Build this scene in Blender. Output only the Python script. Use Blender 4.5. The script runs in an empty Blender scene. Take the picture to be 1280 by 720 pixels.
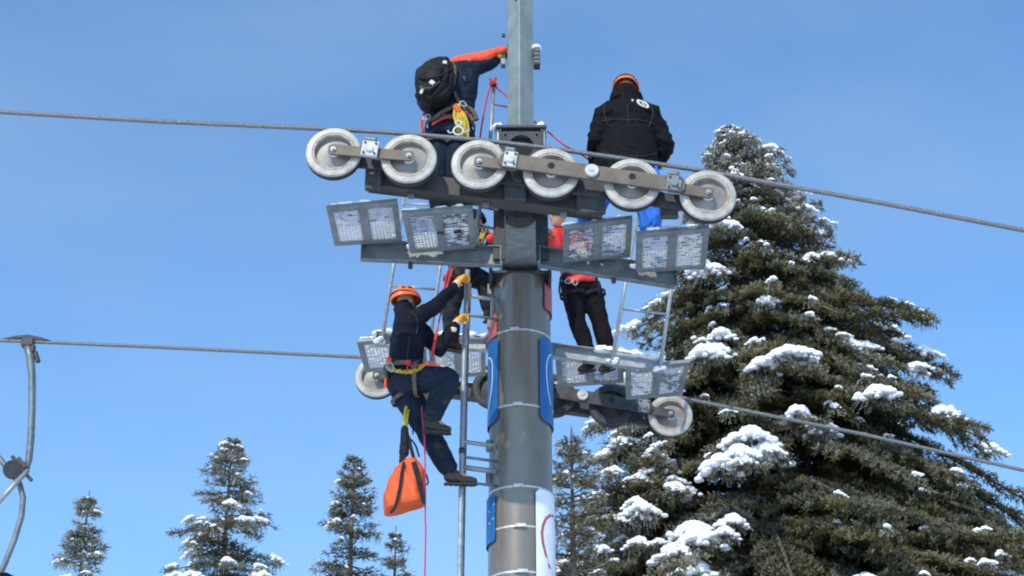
import bpy, bmesh, math, random
import numpy as np
from mathutils import Vector, Matrix, noise

random.seed(7)
RNG = np.random.default_rng(11)
SC = bpy.context.scene
COL = SC.collection
R = math.radians
V = Vector

# ---------------------------------------------------------------- camera
PITCH = R(26.7)
FPX = 2350.0            # focal length in pixels of the 1280 wide photograph
EYE = V((0, 0, 1.6))
cam_data = bpy.data.cameras.new("camera")
cam = bpy.data.objects.new("camera", cam_data)
COL.objects.link(cam)
cam.location = EYE
cam.rotation_euler = (math.pi / 2 + PITCH, 0, 0)
cam_data.sensor_width = 36.0
cam_data.lens = FPX / 1280 * 36.0
cam_data.clip_start = 0.1
cam_data.clip_end = 3000
SC.camera = cam


def P(px, py, d):
    """point of the place seen at photo pixel (px,py) that stands d metres in front of the viewer"""
    u = (px - 640) / FPX
    v = (360 - py) / FPX
    y = math.cos(PITCH) - v * math.sin(PITCH)
    z = math.sin(PITCH) + v * math.cos(PITCH)
    t = d / y
    return V((u * t, d, z * t)) + EYE


# ---------------------------------------------------------------- light
SUN_EL = R(41)
SUN_AZ = R(-24)      # measured from straight behind the viewer, to the left
to_sun = V((math.sin(SUN_AZ) * math.cos(SUN_EL), -math.cos(SUN_AZ) * math.cos(SUN_EL), math.sin(SUN_EL)))
world = bpy.data.worlds.new("World")
SC.world = world
world.use_nodes = True
nt = world.node_tree
bg = nt.nodes["Background"]
sky = nt.nodes.new("ShaderNodeTexSky")
sky.sky_type = 'NISHITA'
sky.sun_disc = False
sky.sun_elevation = SUN_EL
sky.sun_rotation = math.atan2(to_sun.x, to_sun.y)
sky.altitude = 1800
sky.air_density = 1.0
sky.dust_density = 0.3
sky.ozone_density = 2.2
tint = nt.nodes.new("ShaderNodeVectorMath")
tint.operation = 'MULTIPLY'
tint.inputs[1].default_value = (.69, .93, 1.02)
nt.links.new(sky.outputs[0], tint.inputs[0])
# very thin high wisps of cloud
wtc = nt.nodes.new("ShaderNodeTexCoord")
wmp = nt.nodes.new("ShaderNodeMapping")
wmp.inputs["Rotation"].default_value = (0, R(-18), R(20))
wmp.inputs["Scale"].default_value = (1.6, 2.0, 4.5)
wnz = nt.nodes.new("ShaderNodeTexNoise")
wnz.inputs["Scale"].default_value = 1.7
wnz.inputs["Detail"].default_value = 7
wnz.inputs["Distortion"].default_value = .5
wr = nt.nodes.new("ShaderNodeMapRange")
wr.inputs["From Min"].default_value = .36
wr.inputs["From Max"].default_value = .80
wr.inputs["To Max"].default_value = .26
wmx = nt.nodes.new("ShaderNodeMix")
wmx.data_type = 'RGBA'
wmx.inputs["B"].default_value = (2.3, 2.8, 3.3, 1)
nt.links.new(wtc.outputs["Generated"], wmp.inputs[0])
nt.links.new(wmp.outputs[0], wnz.inputs["Vector"])
nt.links.new(wnz.outputs[0], wr.inputs["Value"])
nt.links.new(wr.outputs[0], wmx.inputs["Factor"])
nt.links.new(tint.outputs[0], wmx.inputs["A"])
nt.links.new(wmx.outputs["Result"], bg.inputs[0])
bg.inputs[1].default_value = 0.15
sun_data = bpy.data.lights.new("sun", 'SUN')
sun_data.energy = 2.15
sun_data.angle = R(0.5)
sun_data.color = (1.0, 0.92, 0.79)
sun = bpy.data.objects.new("sun", sun_data)
COL.objects.link(sun)
sun.location = (0, 0, 60)
sun.rotation_euler = to_sun.to_track_quat('Z', 'Y').to_euler()
SC.view_settings.view_transform = 'Standard'
SC.view_settings.look = 'None'
SC.view_settings.exposure = 0.85
SC.view_settings.gamma = 1.0
SC.cycles.max_bounces = 6
SC.cycles.filter_width = 2.0


# ---------------------------------------------------------------- tags and objects
def tag(o, label=None, cat=None, group=None, kind=None):
    if label: o["label"] = label
    if cat: o["category"] = cat
    if group: o["group"] = group
    if kind: o["kind"] = kind
    return o


def thing(name, loc, label, cat, group=None):
    o = bpy.data.objects.new(name, None)
    o.empty_display_size = 0.2
    COL.objects.link(o)
    o.location = loc
    return tag(o, label, cat, group)


def origin_of(o):
    p = V((0, 0, 0))
    while o is not None:
        p += o.location
        o = o.parent
    return p


def link_mesh(name, me, mat, parent=None, origin=None, smooth=False, bevel=0.0):
    """me holds world coordinates; they are re-based on the parent's place"""
    base = origin_of(parent) if parent is not None else V((0, 0, 0))
    org = origin if origin is not None else base
    me.transform(Matrix.Translation(-org))
    o = bpy.data.objects.new(name, me)
    COL.objects.link(o)
    o.parent = parent
    o.location = org - base
    if mat is not None and len(me.materials) == 0:
        me.materials.append(mat)
    if smooth:
        me.shade_smooth()
    if bevel > 0:
        b = o.modifiers.new("bevel", 'BEVEL')
        b.width = bevel
        b.segments = 2
        b.limit_method = 'ANGLE'
        b.angle_limit = R(35)
    return o


def frame(axis, up=V((0, 0, 1))):
    a = axis.normalized()
    s = a.cross(up)
    if s.length < 1e-4:
        s = a.cross(V((1, 0, 0)))
    s.normalize()
    u = s.cross(a).normalized()
    return a, s, u


class MB:
    def __init__(self):
        self.v = []
        self.f = []

    def add(self, vs, fs):
        n = len(self.v)
        self.v += [tuple(p) for p in vs]
        self.f += [tuple(i + n for i in f) for f in fs]
        return self

    def box8(self, c):
        """c: 8 corners, bottom ring then top ring"""
        return self.add(c, [(3, 2, 1, 0), (4, 5, 6, 7), (0, 1, 5, 4), (1, 2, 6, 5), (2, 3, 7, 6), (3, 0, 4, 7)])

    def box(self, c, sx, sy, sz, rot=None):
        q = []
        for z in (-1, 1):
            for x, y in ((-1, -1), (1, -1), (1, 1), (-1, 1)):
                w = V((x * sx / 2, y * sy / 2, z * sz / 2))
                if rot is not None: w = rot @ w
                q.append(V(c) + w)
        return self.box8(q)

    def beam(self, p0, p1, w, h, up=V((0, 0, 1))):
        """square bar from p0 to p1, w across (sideways), h in the up direction"""
        a, s, u = frame(p1 - p0, up)
        q = []
        for p in (p0, p1):
            for x, y in ((-1, -1), (1, -1), (1, 1), (-1, 1)):
                q.append(p + s * x * w / 2 + u * y * h / 2)
        return self.box8(q)

    def channel(self, p0, p1, w, h, t=0.012, up=V((0, 0, 1))):
        """U channel: web at +s side, flanges top and bottom"""
        a, s, u = frame(p1 - p0, up)
        self.beam(p0 + s * (w / 2 - t / 2), p1 + s * (w / 2 - t / 2), t, h, up)
        self.beam(p0 + u * (h / 2 - t / 2) - s * t / 2, p1 + u * (h / 2 - t / 2) - s * t / 2, w - t - .001, t, up)
        self.beam(p0 - u * (h / 2 - t / 2) - s * t / 2, p1 - u * (h / 2 - t / 2) - s * t / 2, w - t - .001, t, up)
        return self

    def tube(self, pts, r, n=10, caps=True):
        pts = [V(p) for p in pts]
        rs = r if isinstance(r, (list, tuple)) else [r] * len(pts)
        rings = []
        prev = None
        for i, p in enumerate(pts):
            if i == 0: t = pts[1] - p
            elif i == len(pts) - 1: t = p - pts[i - 1]
            else: t = (pts[i + 1] - p).normalized() + (p - pts[i - 1]).normalized()
            t.normalize()
            if prev is None:
                a, s, u = frame(t)
            else:
                s = prev - t * prev.dot(t)
                s.normalize()
                u = s.cross(t)
            prev = s
            rings.append([p + (s * math.cos(k * 2 * math.pi / n) + u * math.sin(k * 2 * math.pi / n)) * rs[i] for k in range(n)])
        vs = [q for r_ in rings for q in r_]
        fs = []
        for i in range(len(pts) - 1):
            for k in range(n):
                k2 = (k + 1) % n
                fs.append((i * n + k, i * n + k2, (i + 1) * n + k2, (i + 1) * n + k))
        if caps:
            fs.append(tuple(range(n)))
            fs.append(tuple((len(pts) - 1) * n + k for k in reversed(range(n))))
        return self.add(vs, fs)

    def cyl(self, p0, p1, r, n=24):
        return self.tube([p0, p1], r, n)

    def lathe(self, c, axis, prof, n=48, closed=True):
        """prof: list of (radius, offset along axis)"""
        a, s, u = frame(V(axis))
        vs = []
        for k in range(n):
            d = s * math.cos(2 * math.pi * k / n) + u * math.sin(2 * math.pi * k / n)
            for r_, o in prof:
                vs.append(V(c) + d * r_ + a * o)
        m = len(prof)
        fs = []
        for k in range(n):
            k2 = (k + 1) % n
            for i in range(m if closed else m - 1):
                j = (i + 1) % m
                fs.append((k * m + i, k * m + j, k2 * m + j, k2 * m + i))
        return self.add(vs, fs)

    def prism(self, poly, ext):
        """poly: coplanar points; ext: vector"""
        n = len(poly)
        vs = [V(p) for p in poly] + [V(p) + ext for p in poly]
        fs = [tuple(range(n)), tuple(reversed(range(n, 2 * n)))]
        for i in range(n):
            j = (i + 1) % n
            fs.append((i, i + n, j + n, j))
        return self.add(vs, fs)

    def mesh(self, name):
        me = bpy.data.meshes.new(name)
        me.from_pydata(self.v, [], self.f)
        bm = bmesh.new()
        bm.from_mesh(me)
        bmesh.ops.recalc_face_normals(bm, faces=bm.faces)
        bm.to_mesh(me)
        bm.free()
        return me

    def build(self, name, mat, parent=None, origin=None, smooth=False, bevel=0.0, auto=None):
        me = self.mesh(name)
        o = link_mesh(name, me, mat, parent, origin, smooth, bevel)
        if auto is not None:
            me.shade_smooth()
            # sharp edges by angle
            bm = bmesh.new(); bm.from_mesh(me)
            for e in bm.edges:
                if len(e.link_faces) == 2 and e.calc_face_angle(0) > R(auto):
                    e.smooth = False
            bm.to_mesh(me); bm.free()
        return o


# ---------------------------------------------------------------- materials
def new_mat(name, color, rough=0.6, metal=0.0, spec=0.5):
    m = bpy.data.materials.new(name)
    m.use_nodes = True
    b = m.node_tree.nodes["Principled BSDF"]
    b.inputs["Base Color"].default_value = (*color, 1)
    b.inputs["Roughness"].default_value = rough
    b.inputs["Metallic"].default_value = metal
    b.inputs["Specular IOR Level"].default_value = spec
    return m


CLOTH = dict(spec=.12)


def mottled(name, c1, c2, scale=8.0, rough=(0.4, 0.7), metal=0.0, bump=0.0, detail=6.0, spots=None, stretch=(1, 1, 1), bscale=None, spec=0.5, ramp=(0.35, 0.65)):
    """two-colour noise material with roughness variation, optional specks (colour, scale, threshold) and bump"""
    m = new_mat(name, c1, rough[0], metal, spec)
    t = m.node_tree
    N = t.nodes.new
    L = t.links.new
    b = t.nodes["Principled BSDF"]
    tc = N("ShaderNodeTexCoord")
    mp = N("ShaderNodeMapping")
    mp.inputs["Scale"].default_value = stretch
    L(tc.outputs["Object"], mp.inputs[0])
    nz = N("ShaderNodeTexNoise")
    nz.inputs["Scale"].default_value = scale
    nz.inputs["Detail"].default_value = detail
    nz.inputs["Roughness"].default_value = 0.62
    L(mp.outputs[0], nz.inputs["Vector"])
    cr = N("ShaderNodeValToRGB")
    cr.color_ramp.elements[0].position = ramp[0]
    cr.color_ramp.elements[1].position = ramp[1]
    cr.color_ramp.elements[0].color = (*c1, 1)
    cr.color_ramp.elements[1].color = (*c2, 1)
    L(nz.outputs[0], cr.inputs[0])
    out = cr.outputs[0]
    if spots:
        sc, ss, th = spots
        n2 = N("ShaderNodeTexNoise")
        n2.inputs["Scale"].default_value = ss
        n2.inputs["Detail"].default_value = 4
        L(mp.outputs[0], n2.inputs["Vector"])
        r2 = N("ShaderNodeValToRGB")
        r2.color_ramp.elements[0].position = th
        r2.color_ramp.elements[1].position = th + 0.06
        L(n2.outputs[0], r2.inputs[0])
        mx = N("ShaderNodeMix")
        mx.data_type = 'RGBA'
        L(r2.outputs[0], mx.inputs["Factor"])
        L(out, mx.inputs["A"])
        mx.inputs["B"].default_value = (*sc, 1)
        out = mx.outputs["Result"]
    L(out, b.inputs["Base Color"])
    mr = N("ShaderNodeMapRange")
    mr.inputs["To Min"].default_value = rough[0]
    mr.inputs["To Max"].default_value = rough[1]
    L(nz.outputs[0], mr.inputs["Value"])
    L(mr.outputs[0], b.inputs["Roughness"])
    if bump > 0:
        n3 = N("ShaderNodeTexNoise")
        n3.inputs["Scale"].default_value = bscale or scale * 3
        n3.inputs["Detail"].default_value = 5
        L(mp.outputs[0], n3.inputs["Vector"])
        bp = N("ShaderNodeBump")
        bp.inputs["Strength"].default_value = min(1.0, bump)
        bp.inputs["Distance"].default_value = 0.02
        L(n3.outputs[0], bp.inputs["Height"])
        L(bp.outputs[0], b.inputs["Normal"])
    return m


M = {}
M['galv'] = mottled("galvanised_steel", (.125, .145, .155), (.20, .225, .235), 9, (.38, .6), .45, .12, spots=((.17, .17, .17), 5, .66))
M['galv_light'] = mottled("pale_galvanised_steel", (.24, .265, .275), (.36, .385, .39), 12, (.35, .55), .4, .1)
M['mast'] = mottled('dull_galvanised_post', (.17, .205, .20), (.24, .275, .27), 6, (.45, .65), .3, .1)
M['frame'] = mottled('pale_grating_frame_steel', (.14, .16, .168), (.215, .24, .25), 8, (.4, .6), .25, .1)
M['galv_dark'] = mottled("weathered_dark_steel", (.030, .031, .033), (.065, .067, .07), 10, (.5, .75), .3, .2, )
M['pole'] = mottled("brown_grey_pole_paint", (.185, .153, .118), (.230, .193, .152), 2.5, (.24, .36), .35, .05, spots=((.27, .255, .23), 3.2, .66), stretch=(1, 1, .5))
M['pole'].node_tree.nodes['Principled BSDF'].inputs['Coat Weight'].default_value = .35
M['pole'].node_tree.nodes['Principled BSDF'].inputs['Coat Roughness'].default_value = .22
M['link'] = mottled("bronze_brown_painted_steel", (.085, .070, .054), (.14, .115, .088), 7, (.45, .65), .25, .12, spots=((.12, .08, .05), 11, .70))
M['rim'] = mottled("scuffed_aluminium_flange", (.27, .258, .23), (.46, .445, .40), 9, (.38, .62), .15, .12, spots=((.24, .18, .12), 9, .62))
M['groove'] = mottled("rusty_retaining_ring", (.27, .22, .17), (.46, .41, .35), 12, (.5, .7), .1, .1)
M['disc'] = mottled("brushed_grey_wheel_disc", (.155, .145, .13), (.27, .255, .235), 5, (.4, .6), .25, .1)
M['rubber'] = mottled("black_rubber_liner", (.012, .012, .013), (.03, .03, .03), 20, (.6, .8), 0, .1)
M['white_metal'] = mottled("white_painted_bracket", (.36, .36, .35), (.54, .54, .52), 12, (.4, .6), .05, .1, spots=((.40, .34, .27), 22, .66))
M['bolt'] = mottled("bright_bolt_steel", (.45, .45, .44), (.65, .64, .62), 30, (.3, .5), .5)
M['dark_hole'] = new_mat("dark_cavity_steel", (.012, .012, .013), .9)
M['blue'] = mottled("blue_enamel_sign", (.008, .085, .26), (.012, .11, .32), 6, (.3, .45), 0, 0)
M['sign_white'] = mottled("white_enamel_sign", (.66, .68, .70), (.78, .79, .80), 5, (.3, .5), 0, 0)
M['sign_red'] = mottled("faded_red_enamel", (.34, .07, .08), (.42, .11, .11), 6, (.4, .6), 0, 0)
M['sign_line'] = new_mat("pale_blue_sign_lettering", (.55, .66, .80), .4)
M['rope_steel'] = mottled("grey_steel_wire_rope", (.10, .105, .11), (.22, .225, .23), 60, (.4, .6), .5, .5, bscale=90)
M['pink'] = mottled("crimson_climbing_rope", (.42, .02, .06), (.62, .06, .12), 80, (.7, .9), 0)
M['red_rope'] = mottled("red_webbing", (.45, .02, .02), (.62, .05, .03), 60, (.7, .9), 0)
M['yellow_rope'] = mottled("yellow_green_rope", (.35, .28, .02), (.60, .42, .04), 60, (.7, .9), 0, ramp=(.45, .55))
M['orange_fab'] = mottled("bright_orange_fabric", (.52, .066, .007), (.64, .088, .010), 7, (.55, .75), 0, .4, bscale=20)
M['orange_helmet'] = mottled("orange_helmet_shell", (.80, .14, .025), (.88, .19, .04), 9, (.28, .4), 0, 0)
M['orange_trim'] = mottled("orange_red_sleeve_fabric", (.80, .055, .012), (.90, .09, .02), 12, (.6, .8), 0, .3)
M['navy'] = mottled("navy_work_fabric", (.005, .007, .014), (.009, .013, .023), 7, (.7, .9), 0, .5, bscale=30, **CLOTH)
M['navy_trouser'] = mottled("faded_navy_trouser_fabric", (.008, .014, .028), (.016, .024, .042), 6, (.7, .9), 0, .5, bscale=30, **CLOTH)
M['navy_dusty'] = mottled("dusty_worn_trouser_fabric", (.014, .020, .028), (.055, .054, .044), 9, (.8, .95), 0, .5, bscale=26, ramp=(.45, .7), **CLOTH)
M['black'] = mottled("black_quilted_fabric", (.004, .004, .005), (.008, .008, .010), 7, (.7, .9), 0, .5, bscale=28, **CLOTH)
M['black_trouser'] = mottled("black_shell_trouser_fabric", (.005, .005, .006), (.011, .010, .011), 7, (.7, .9), 0, .5, bscale=28, **CLOTH)
M['red_jacket'] = mottled("red_shell_fabric", (.60, .018, .015), (.78, .04, .025), 7, (.5, .7), 0, .4, bscale=24)
M['blue_trouser'] = mottled("royal_blue_fabric", (.015, .13, .62), (.03, .20, .78), 7, (.6, .8), 0, .4, bscale=24)
M['boot'] = mottled("scuffed_black_leather", (.012, .012, .012), (.045, .038, .03), 14, (.55, .8), 0, .3, **CLOTH)
M['boot_dusty'] = mottled("dusty_brown_leather", (.010, .009, .008), (.040, .034, .026), 14, (.6, .85), 0, .3)
M['strap'] = mottled("brown_grey_harness_webbing", (.07, .055, .04), (.15, .12, .09), 30, (.7, .9), 0, **CLOTH)
M['black_strap'] = mottled("black_webbing", (.01, .01, .014), (.025, .025, .03), 30, (.7, .9), 0, **CLOTH)
M['skin'] = mottled("weathered_skin", (.34, .17, .105), (.44, .235, .155), 16, (.5, .65), 0)
M['hair'] = mottled("brown_hair", (.10, .05, .022), (.18, .09, .04), 50, (.6, .8), 0)
M['glove_yellow'] = mottled("yellow_leather_glove", (.72, .30, .02), (.82, .40, .04), 16, (.6, .8), 0, .2)
M['glove_cream'] = mottled("cream_glove_cuff", (.60, .48, .34), (.72, .60, .46), 16, (.7, .9), 0, .2)
M['glove_work'] = mottled("olive_black_work_glove", (.015, .015, .012), (.34, .27, .05), 24, (.7, .9), 0, ramp=(.48, .54))
M['emblem'] = new_mat("cream_emblem_print", (.50, .47, .41), .6)
M['tank_black'] = mottled("black_backpack_nylon", (.008, .008, .010), (.022, .021, .022), 9, (.5, .75), 0, .5, bscale=26, **CLOTH)


def snow_mat(name="snow", fine=30):
    m = mottled(name, (.82, .85, .89), (.92, .93, .95), 3, (.55, .75), 0, .35, bscale=fine)
    b = m.node_tree.nodes["Principled BSDF"]
    b.inputs["Subsurface Weight"].default_value = 0.0
    return m


M['snow'] = snow_mat()


def thin_snow_mat():
    """snow lying thinly on the gratings lets daylight through"""
    m = snow_mat("thin_snow", 40)
    t = m.node_tree
    b = t.nodes["Principled BSDF"]
    out = [n for n in t.nodes if n.type == 'OUTPUT_MATERIAL'][0]
    tr = t.nodes.new("ShaderNodeBsdfTranslucent")
    tr.inputs[0].default_value = (.80, .85, .90, 1)
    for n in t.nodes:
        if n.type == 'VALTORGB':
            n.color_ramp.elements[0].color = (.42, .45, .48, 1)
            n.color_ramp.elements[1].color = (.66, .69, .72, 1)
    mx = t.nodes.new("ShaderNodeMixShader")
    mx.inputs[0].default_value = .35
    t.links.new(b.outputs[0], mx.inputs[1]); t.links.new(tr.outputs[0], mx.inputs[2]); t.links.new(mx.outputs[0], out.inputs[0])
    return m


M['snow_thin'] = thin_snow_mat()
M['dark_rim'] = mottled("black_wheel_flange", (.02, .02, .022), (.05, .05, .05), 14, (.5, .75), .2, .12)  # near-black tone for the far train's middle wheels


# ---------------------------------------------------------------- lumpy snow
def icosphere(sub):
    bm = bmesh.new()
    bmesh.ops.create_icosphere(bm, subdivisions=sub, radius=1)
    v = np.array([x.co[:] for x in bm.verts])
    f = np.array([[q.index for q in x.verts] for x in bm.faces])
    bm.free()
    return v, f


ICO = {k: icosphere(k) for k in (1, 2, 3)}


def np_noise(p, s):
    x, y, z = p[..., 0] * s, p[..., 1] * s, p[..., 2] * s
    return (np.sin(x * 1.7 + 1.3 * np.sin(y * 1.1 + z)) * np.sin(y * 1.9 + .7 * np.sin(z * 1.3 + x)) + .5 * np.sin(z * 3.7 + x * 2.9 + 2 * np.sin(y * 2.3))
            + .35 * np.sin(x * 6.1 + y * 5.3 + z * 4.7)) / 1.6


class Blobs:
    """many lumpy ellipsoids in one mesh"""
    def __init__(self):
        self.V = []; self.F = []; self.n = 0

    def add(self, c, r, sub=2, amp=.22, freq=9.0, flat_bottom=True, rot=0.0):
        v, f = ICO[sub]
        c = np.array(c[:], float)
        r = np.array(r, float)
        q = v.copy()
        if flat_bottom:
            q[:, 2] = np.where(q[:, 2] < 0, q[:, 2] * .45, q[:, 2])
        q = q * r
        if rot:
            cs, sn = math.cos(rot), math.sin(rot)
            q = np.stack([q[:, 0] * cs - q[:, 1] * sn, q[:, 0] * sn + q[:, 1] * cs, q[:, 2]], 1)
        w = q + c
        k = 1 + amp * np_noise(w, freq)
        w = c + q * k[:, None]
        self.V.append(w); self.F.append(f + self.n); self.n += len(w)

    def mesh(self, name):
        me = bpy.data.meshes.new(name)
        v = np.concatenate(self.V).astype(np.float32); f = np.concatenate(self.F).astype(np.int32)
        np_mesh(me, v, f)
        return me

    def build(self, name, mat, parent=None):
        me = self.mesh(name)
        return tag(link_mesh(name, me, mat, parent, smooth=True), kind="stuff")


def np_mesh(me, v, f):
    nv, nf, k = len(v), len(f), f.shape[1]
    me.vertices.add(nv)
    me.vertices.foreach_set("co", v.astype(np.float32).ravel())
    me.loops.add(nf * k)
    me.loops.foreach_set("vertex_index", f.astype(np.int32).ravel())
    me.polygons.add(nf)
    me.polygons.foreach_set("loop_start", np.arange(0, nf * k, k, dtype=np.int32))
    me.polygons.foreach_set("loop_total", np.full(nf, k, dtype=np.int32))
    me.update(calc_edges=True)


# ---------------------------------------------------------------- ground
def make_ground():
    n = 90
    xs = np.sign(np.linspace(-1, 1, n)) * np.abs(np.linspace(-1, 1, n)) ** 2.4 * 1500
    ys = xs
    X, Y = np.meshgrid(xs, ys, indexing='ij')
    rr = np.sqrt(X ** 2 + Y ** 2)
    Z = .25 * np.sin(X * .11 + 1) * np.sin(Y * .09) * np.clip(rr / 25, 0, 1) - np.clip(rr - 200, 0, 1e9) * .02
    # ski slope rises gently to the left, as the haul ropes do
    Z += -X * .10 * np.exp(-(rr / 260) ** 2)
    v = np.stack([X, Y, Z], -1).reshape(-1, 3)
    idx = np.arange(n * n).reshape(n, n)
    f = np.stack([idx[:-1, :-1], idx[1:, :-1], idx[1:, 1:], idx[:-1, 1:]], -1).reshape(-1, 4)
    me = bpy.data.meshes.new("ground")
    np_mesh(me, v, f)
    m = mottled("snow_covered_ground", (.78, .80, .84), (.88, .90, .92), .6, (.5, .8), 0, .6, bscale=3)
    o = link_mesh("ground", me, m, smooth=True)
    tag(o, "snow covered ski slope below the chairlift", "ground", kind="structure")


make_ground()
# ================================================================ the tower
M['beam_brown'] = mottled('shaded_brown_grey_beam', (.040, .037, .032), (.062, .058, .052), 3, (.5, .7), .2, .1)  # brown grey of the carrier beam, darkened in colour for the wheels' shadow
D_NEAR, D_POLE, D_FAR = 14.7, 17.28, 19.85
POLE_X = P(650.5, 500, D_POLE).x
H_ARM = P(650, 300, 16.5).z          # underside of the cross arm


def ground_z(x, y):
    rr = math.hypot(x, y)
    return .25 * math.sin(x * .11 + 1) * math.sin(y * .09) * min(rr / 25, 1) - x * .10 * math.exp(-(rr / 260) ** 2)


GZ = ground_z(POLE_X, D_POLE)
tower = thing("lift_tower", (POLE_X, D_POLE, GZ), "tall brown grey round steel chairlift tower with a box cross arm on top", "tower")
pole_top = H_ARM - .09


def pole_r(z):
    return .335 - .03 * (z - GZ) / (pole_top - GZ)


# pole with welded seams
prof = []
z = GZ - .5
prof.append((pole_r(z), z))
for zz in np.linspace(GZ, pole_top - .03, 30):
    prof.append((pole_r(zz), zz))
MB().lathe((POLE_X, D_POLE, 0), (0, 0, 1), prof, 64, closed=False).build("pole", M['pole'], tower, smooth=True)
for zw in (pole_top - 2.35, pole_top - 5.2):
    mb = MB().lathe((POLE_X, D_POLE, zw), (0, 0, 1), [(pole_r(zw) - .01, -.012), (pole_r(zw) + .005, -.004), (pole_r(zw) + .005, .004), (pole_r(zw) - .01, .012)], 64)
    mb.build("weld_seam", M['pole'], tower, smooth=True)
# base plate
mb = MB().lathe((POLE_X, D_POLE, GZ), (0, 0, 1), [(.30, 0), (.55, 0), (.55, .05), (.30, .05)], 48)
for k in range(12):
    a = k * math.pi / 6
    c = V((POLE_X + .46 * math.cos(a), D_POLE + .46 * math.sin(a), GZ + .05))
    mb.cyl(c, c + V((0, 0, .07)), .02, 6)
mb.build("base_plate", M['galv'], tower)

# head: cap plate and cradle under the cross arm
mb = MB()
mb.box((POLE_X, D_POLE, pole_top - .015), .60, .60, .03)
mb.build("cap_plate", M['galv_dark'], tower, bevel=.004)
mb = MB()
mb.box((POLE_X, D_POLE, pole_top + .018), .42, .44, .03)
for sx in (-1, 1):
    mb.box((POLE_X + sx * .20, D_POLE - .1, pole_top + .075), .02, .3, .085)
for sx in (-1, 1):
    for sy in (-1, 1):
        mb.cyl(V((POLE_X + sx * .17, D_POLE + sy * .19, pole_top - .055)), V((POLE_X + sx * .17, D_POLE + sy * .19, pole_top + .06)), .013, 6)
mb.build("saddle", M['galv'], tower, bevel=.003)

# gussets from the pole up to the arm
for sx in (-1, 1):
    MB().box((POLE_X + sx * .30, D_POLE - .10, pole_top - .055), .035, .5, .12).build("gusset", M['galv_dark'], tower, bevel=.004)

AW, AH = .375, .30                      # cross arm width, height
Y0, Y1 = 14.98, 19.62
ac = H_ARM + AH / 2
mb = MB()
mb.beam(V((POLE_X, Y0, ac)), V((POLE_X, Y1, ac)), AW, AH)
arm = mb.build("cross_arm", M['galv_light'], tower, bevel=.008)


def plate_with_hole(mb, c, ax, up, w, h, r, t, n=32, shift=0.0):
    """rectangular plate, centre c, plate plane spanned by ax/up, round hole radius r"""
    nrm = ax.cross(up).normalized()
    ring, outer = [], []
    for k in range(n):
        a = 2 * math.pi * k / n
        ca, sa = math.cos(a), math.sin(a)
        m = min(w / 2 / max(abs(ca), 1e-6), h / 2 / max(abs(sa), 1e-6))
        ring.append(c + up * shift + ax * ca * r + up * sa * r)
        outer.append(c + ax * ca * m + up * sa * m)
    for q in (-1, 1):
        pass
    vs = ring + outer + [p + nrm * t for p in ring] + [p + nrm * t for p in outer]
    fs = []
    for k in range(n):
        j = (k + 1) % n
        fs += [(k, j, n + j, n + k), (2 * n + k, 3 * n + k, 3 * n + j, 2 * n + j), (k, 2 * n + k, 2 * n + j, j), (n + k, n + j, 3 * n + j, 3 * n + k)]
    mb.add(vs, fs)


for (yy, s) in ((Y0, -1), (Y1, 1)):
    mb = MB()
    c = V((POLE_X, yy + s * .055, ac))
    plate_with_hole(mb, c, V((1, 0, 0)), V((0, 0, 1)), AW + .03, AH - .02, .115, .02, 32, shift=-.02)
    # side cheeks and lip
    mb.box((POLE_X - AW / 2 - .004, yy + s * .045, ac), .02, .085, AH + .03)
    mb.box((POLE_X + AW / 2 + .004, yy + s * .045, ac), .02, .085, AH + .03)
    mb.build("end_plate", M['galv_dark'], tower, bevel=.003)
    mb = MB().cyl(c + V((0, -s * .03, -.02)), c + V((0, -s * .026, -.02)), .118, 32)
    mb.build("end_hole", M['dark_hole'], tower)
    for bx in (-1, 1):
        q = c + V((bx * .145, s * .02 if s > 0 else -.0, .10))
        MB().cyl(q, q + V((0, s * .02, 0)), .013, 6).build("bolt", M['dark_hole'], tower)
    # clamp top plate + U-bolt rods
    mb = MB()
    mb.box((POLE_X, yy - s * .02, ac + AH / 2 + .03), .47, .24, .028)
    mb.build("clamp_plate", M['galv_dark'], tower, bevel=.004)
    for bx in (-1, 1):
        for by in (-.07, .05):
            mb = MB()
            q = V((POLE_X + bx * .212, yy + s * by, 0))
            mb.cyl(V((q.x, q.y, ac - .17)), V((q.x, q.y, ac + AH / 2 + .085)), .017, 12)
            mb.cyl(V((q.x, q.y, ac + AH / 2 + .046)), V((q.x, q.y, ac + AH / 2 + .068)), .03, 6)
            mb.build("clamp_rod", M['galv_light'], tower, auto=40)
    MB().box((POLE_X, yy - s * .02, ac - AH / 2 - .03), .47, .2, .025).build("clamp_plate", M['galv_light'], tower, bevel=.004)
    bl = Blobs()
    for bx in (-1, 1):
        for _k in range(4): bl.add((POLE_X + bx * .21 + random.uniform(-.03, .03), yy - s * .01 + random.uniform(-.05, .05), ac + AH / 2 + .062), (.042, .05, .038), 2, .3, 16)
    bl.add((POLE_X + .07, yy - .01, ac + AH / 2 + .045), (.12, .07, .022), 2, .3, 12)
    o = bl.build("snow_cap", M['snow'], tower)

# round pivot housing slung under the arm, near and far
for yy in (15.84, 18.75):
    mb = MB()
    c = V((POLE_X - .01, yy, H_ARM - .015))
    mb.lathe(c, (0, 1, 0), [(.085, -.1), (.155, -.1), (.17, -.08), (.17, .08), (.155, .1), (.085, .1)], 32)
    mb.box(c + V((0, 0, .09)), .40, .18, .06)
    mb.cyl(c + V((0, -.085, 0)), c + V((0, .085, 0)), .07, 24)
    mb.build("pivot_housing", M['galv_dark'], tower, auto=40)
    for sx in (-1, 1):
        MB().box((POLE_X + sx * .235, yy + .12, H_ARM - .02), .05, .62, .24).build("hanger_bracket", M['galv_dark'], tower, bevel=.006)

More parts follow.
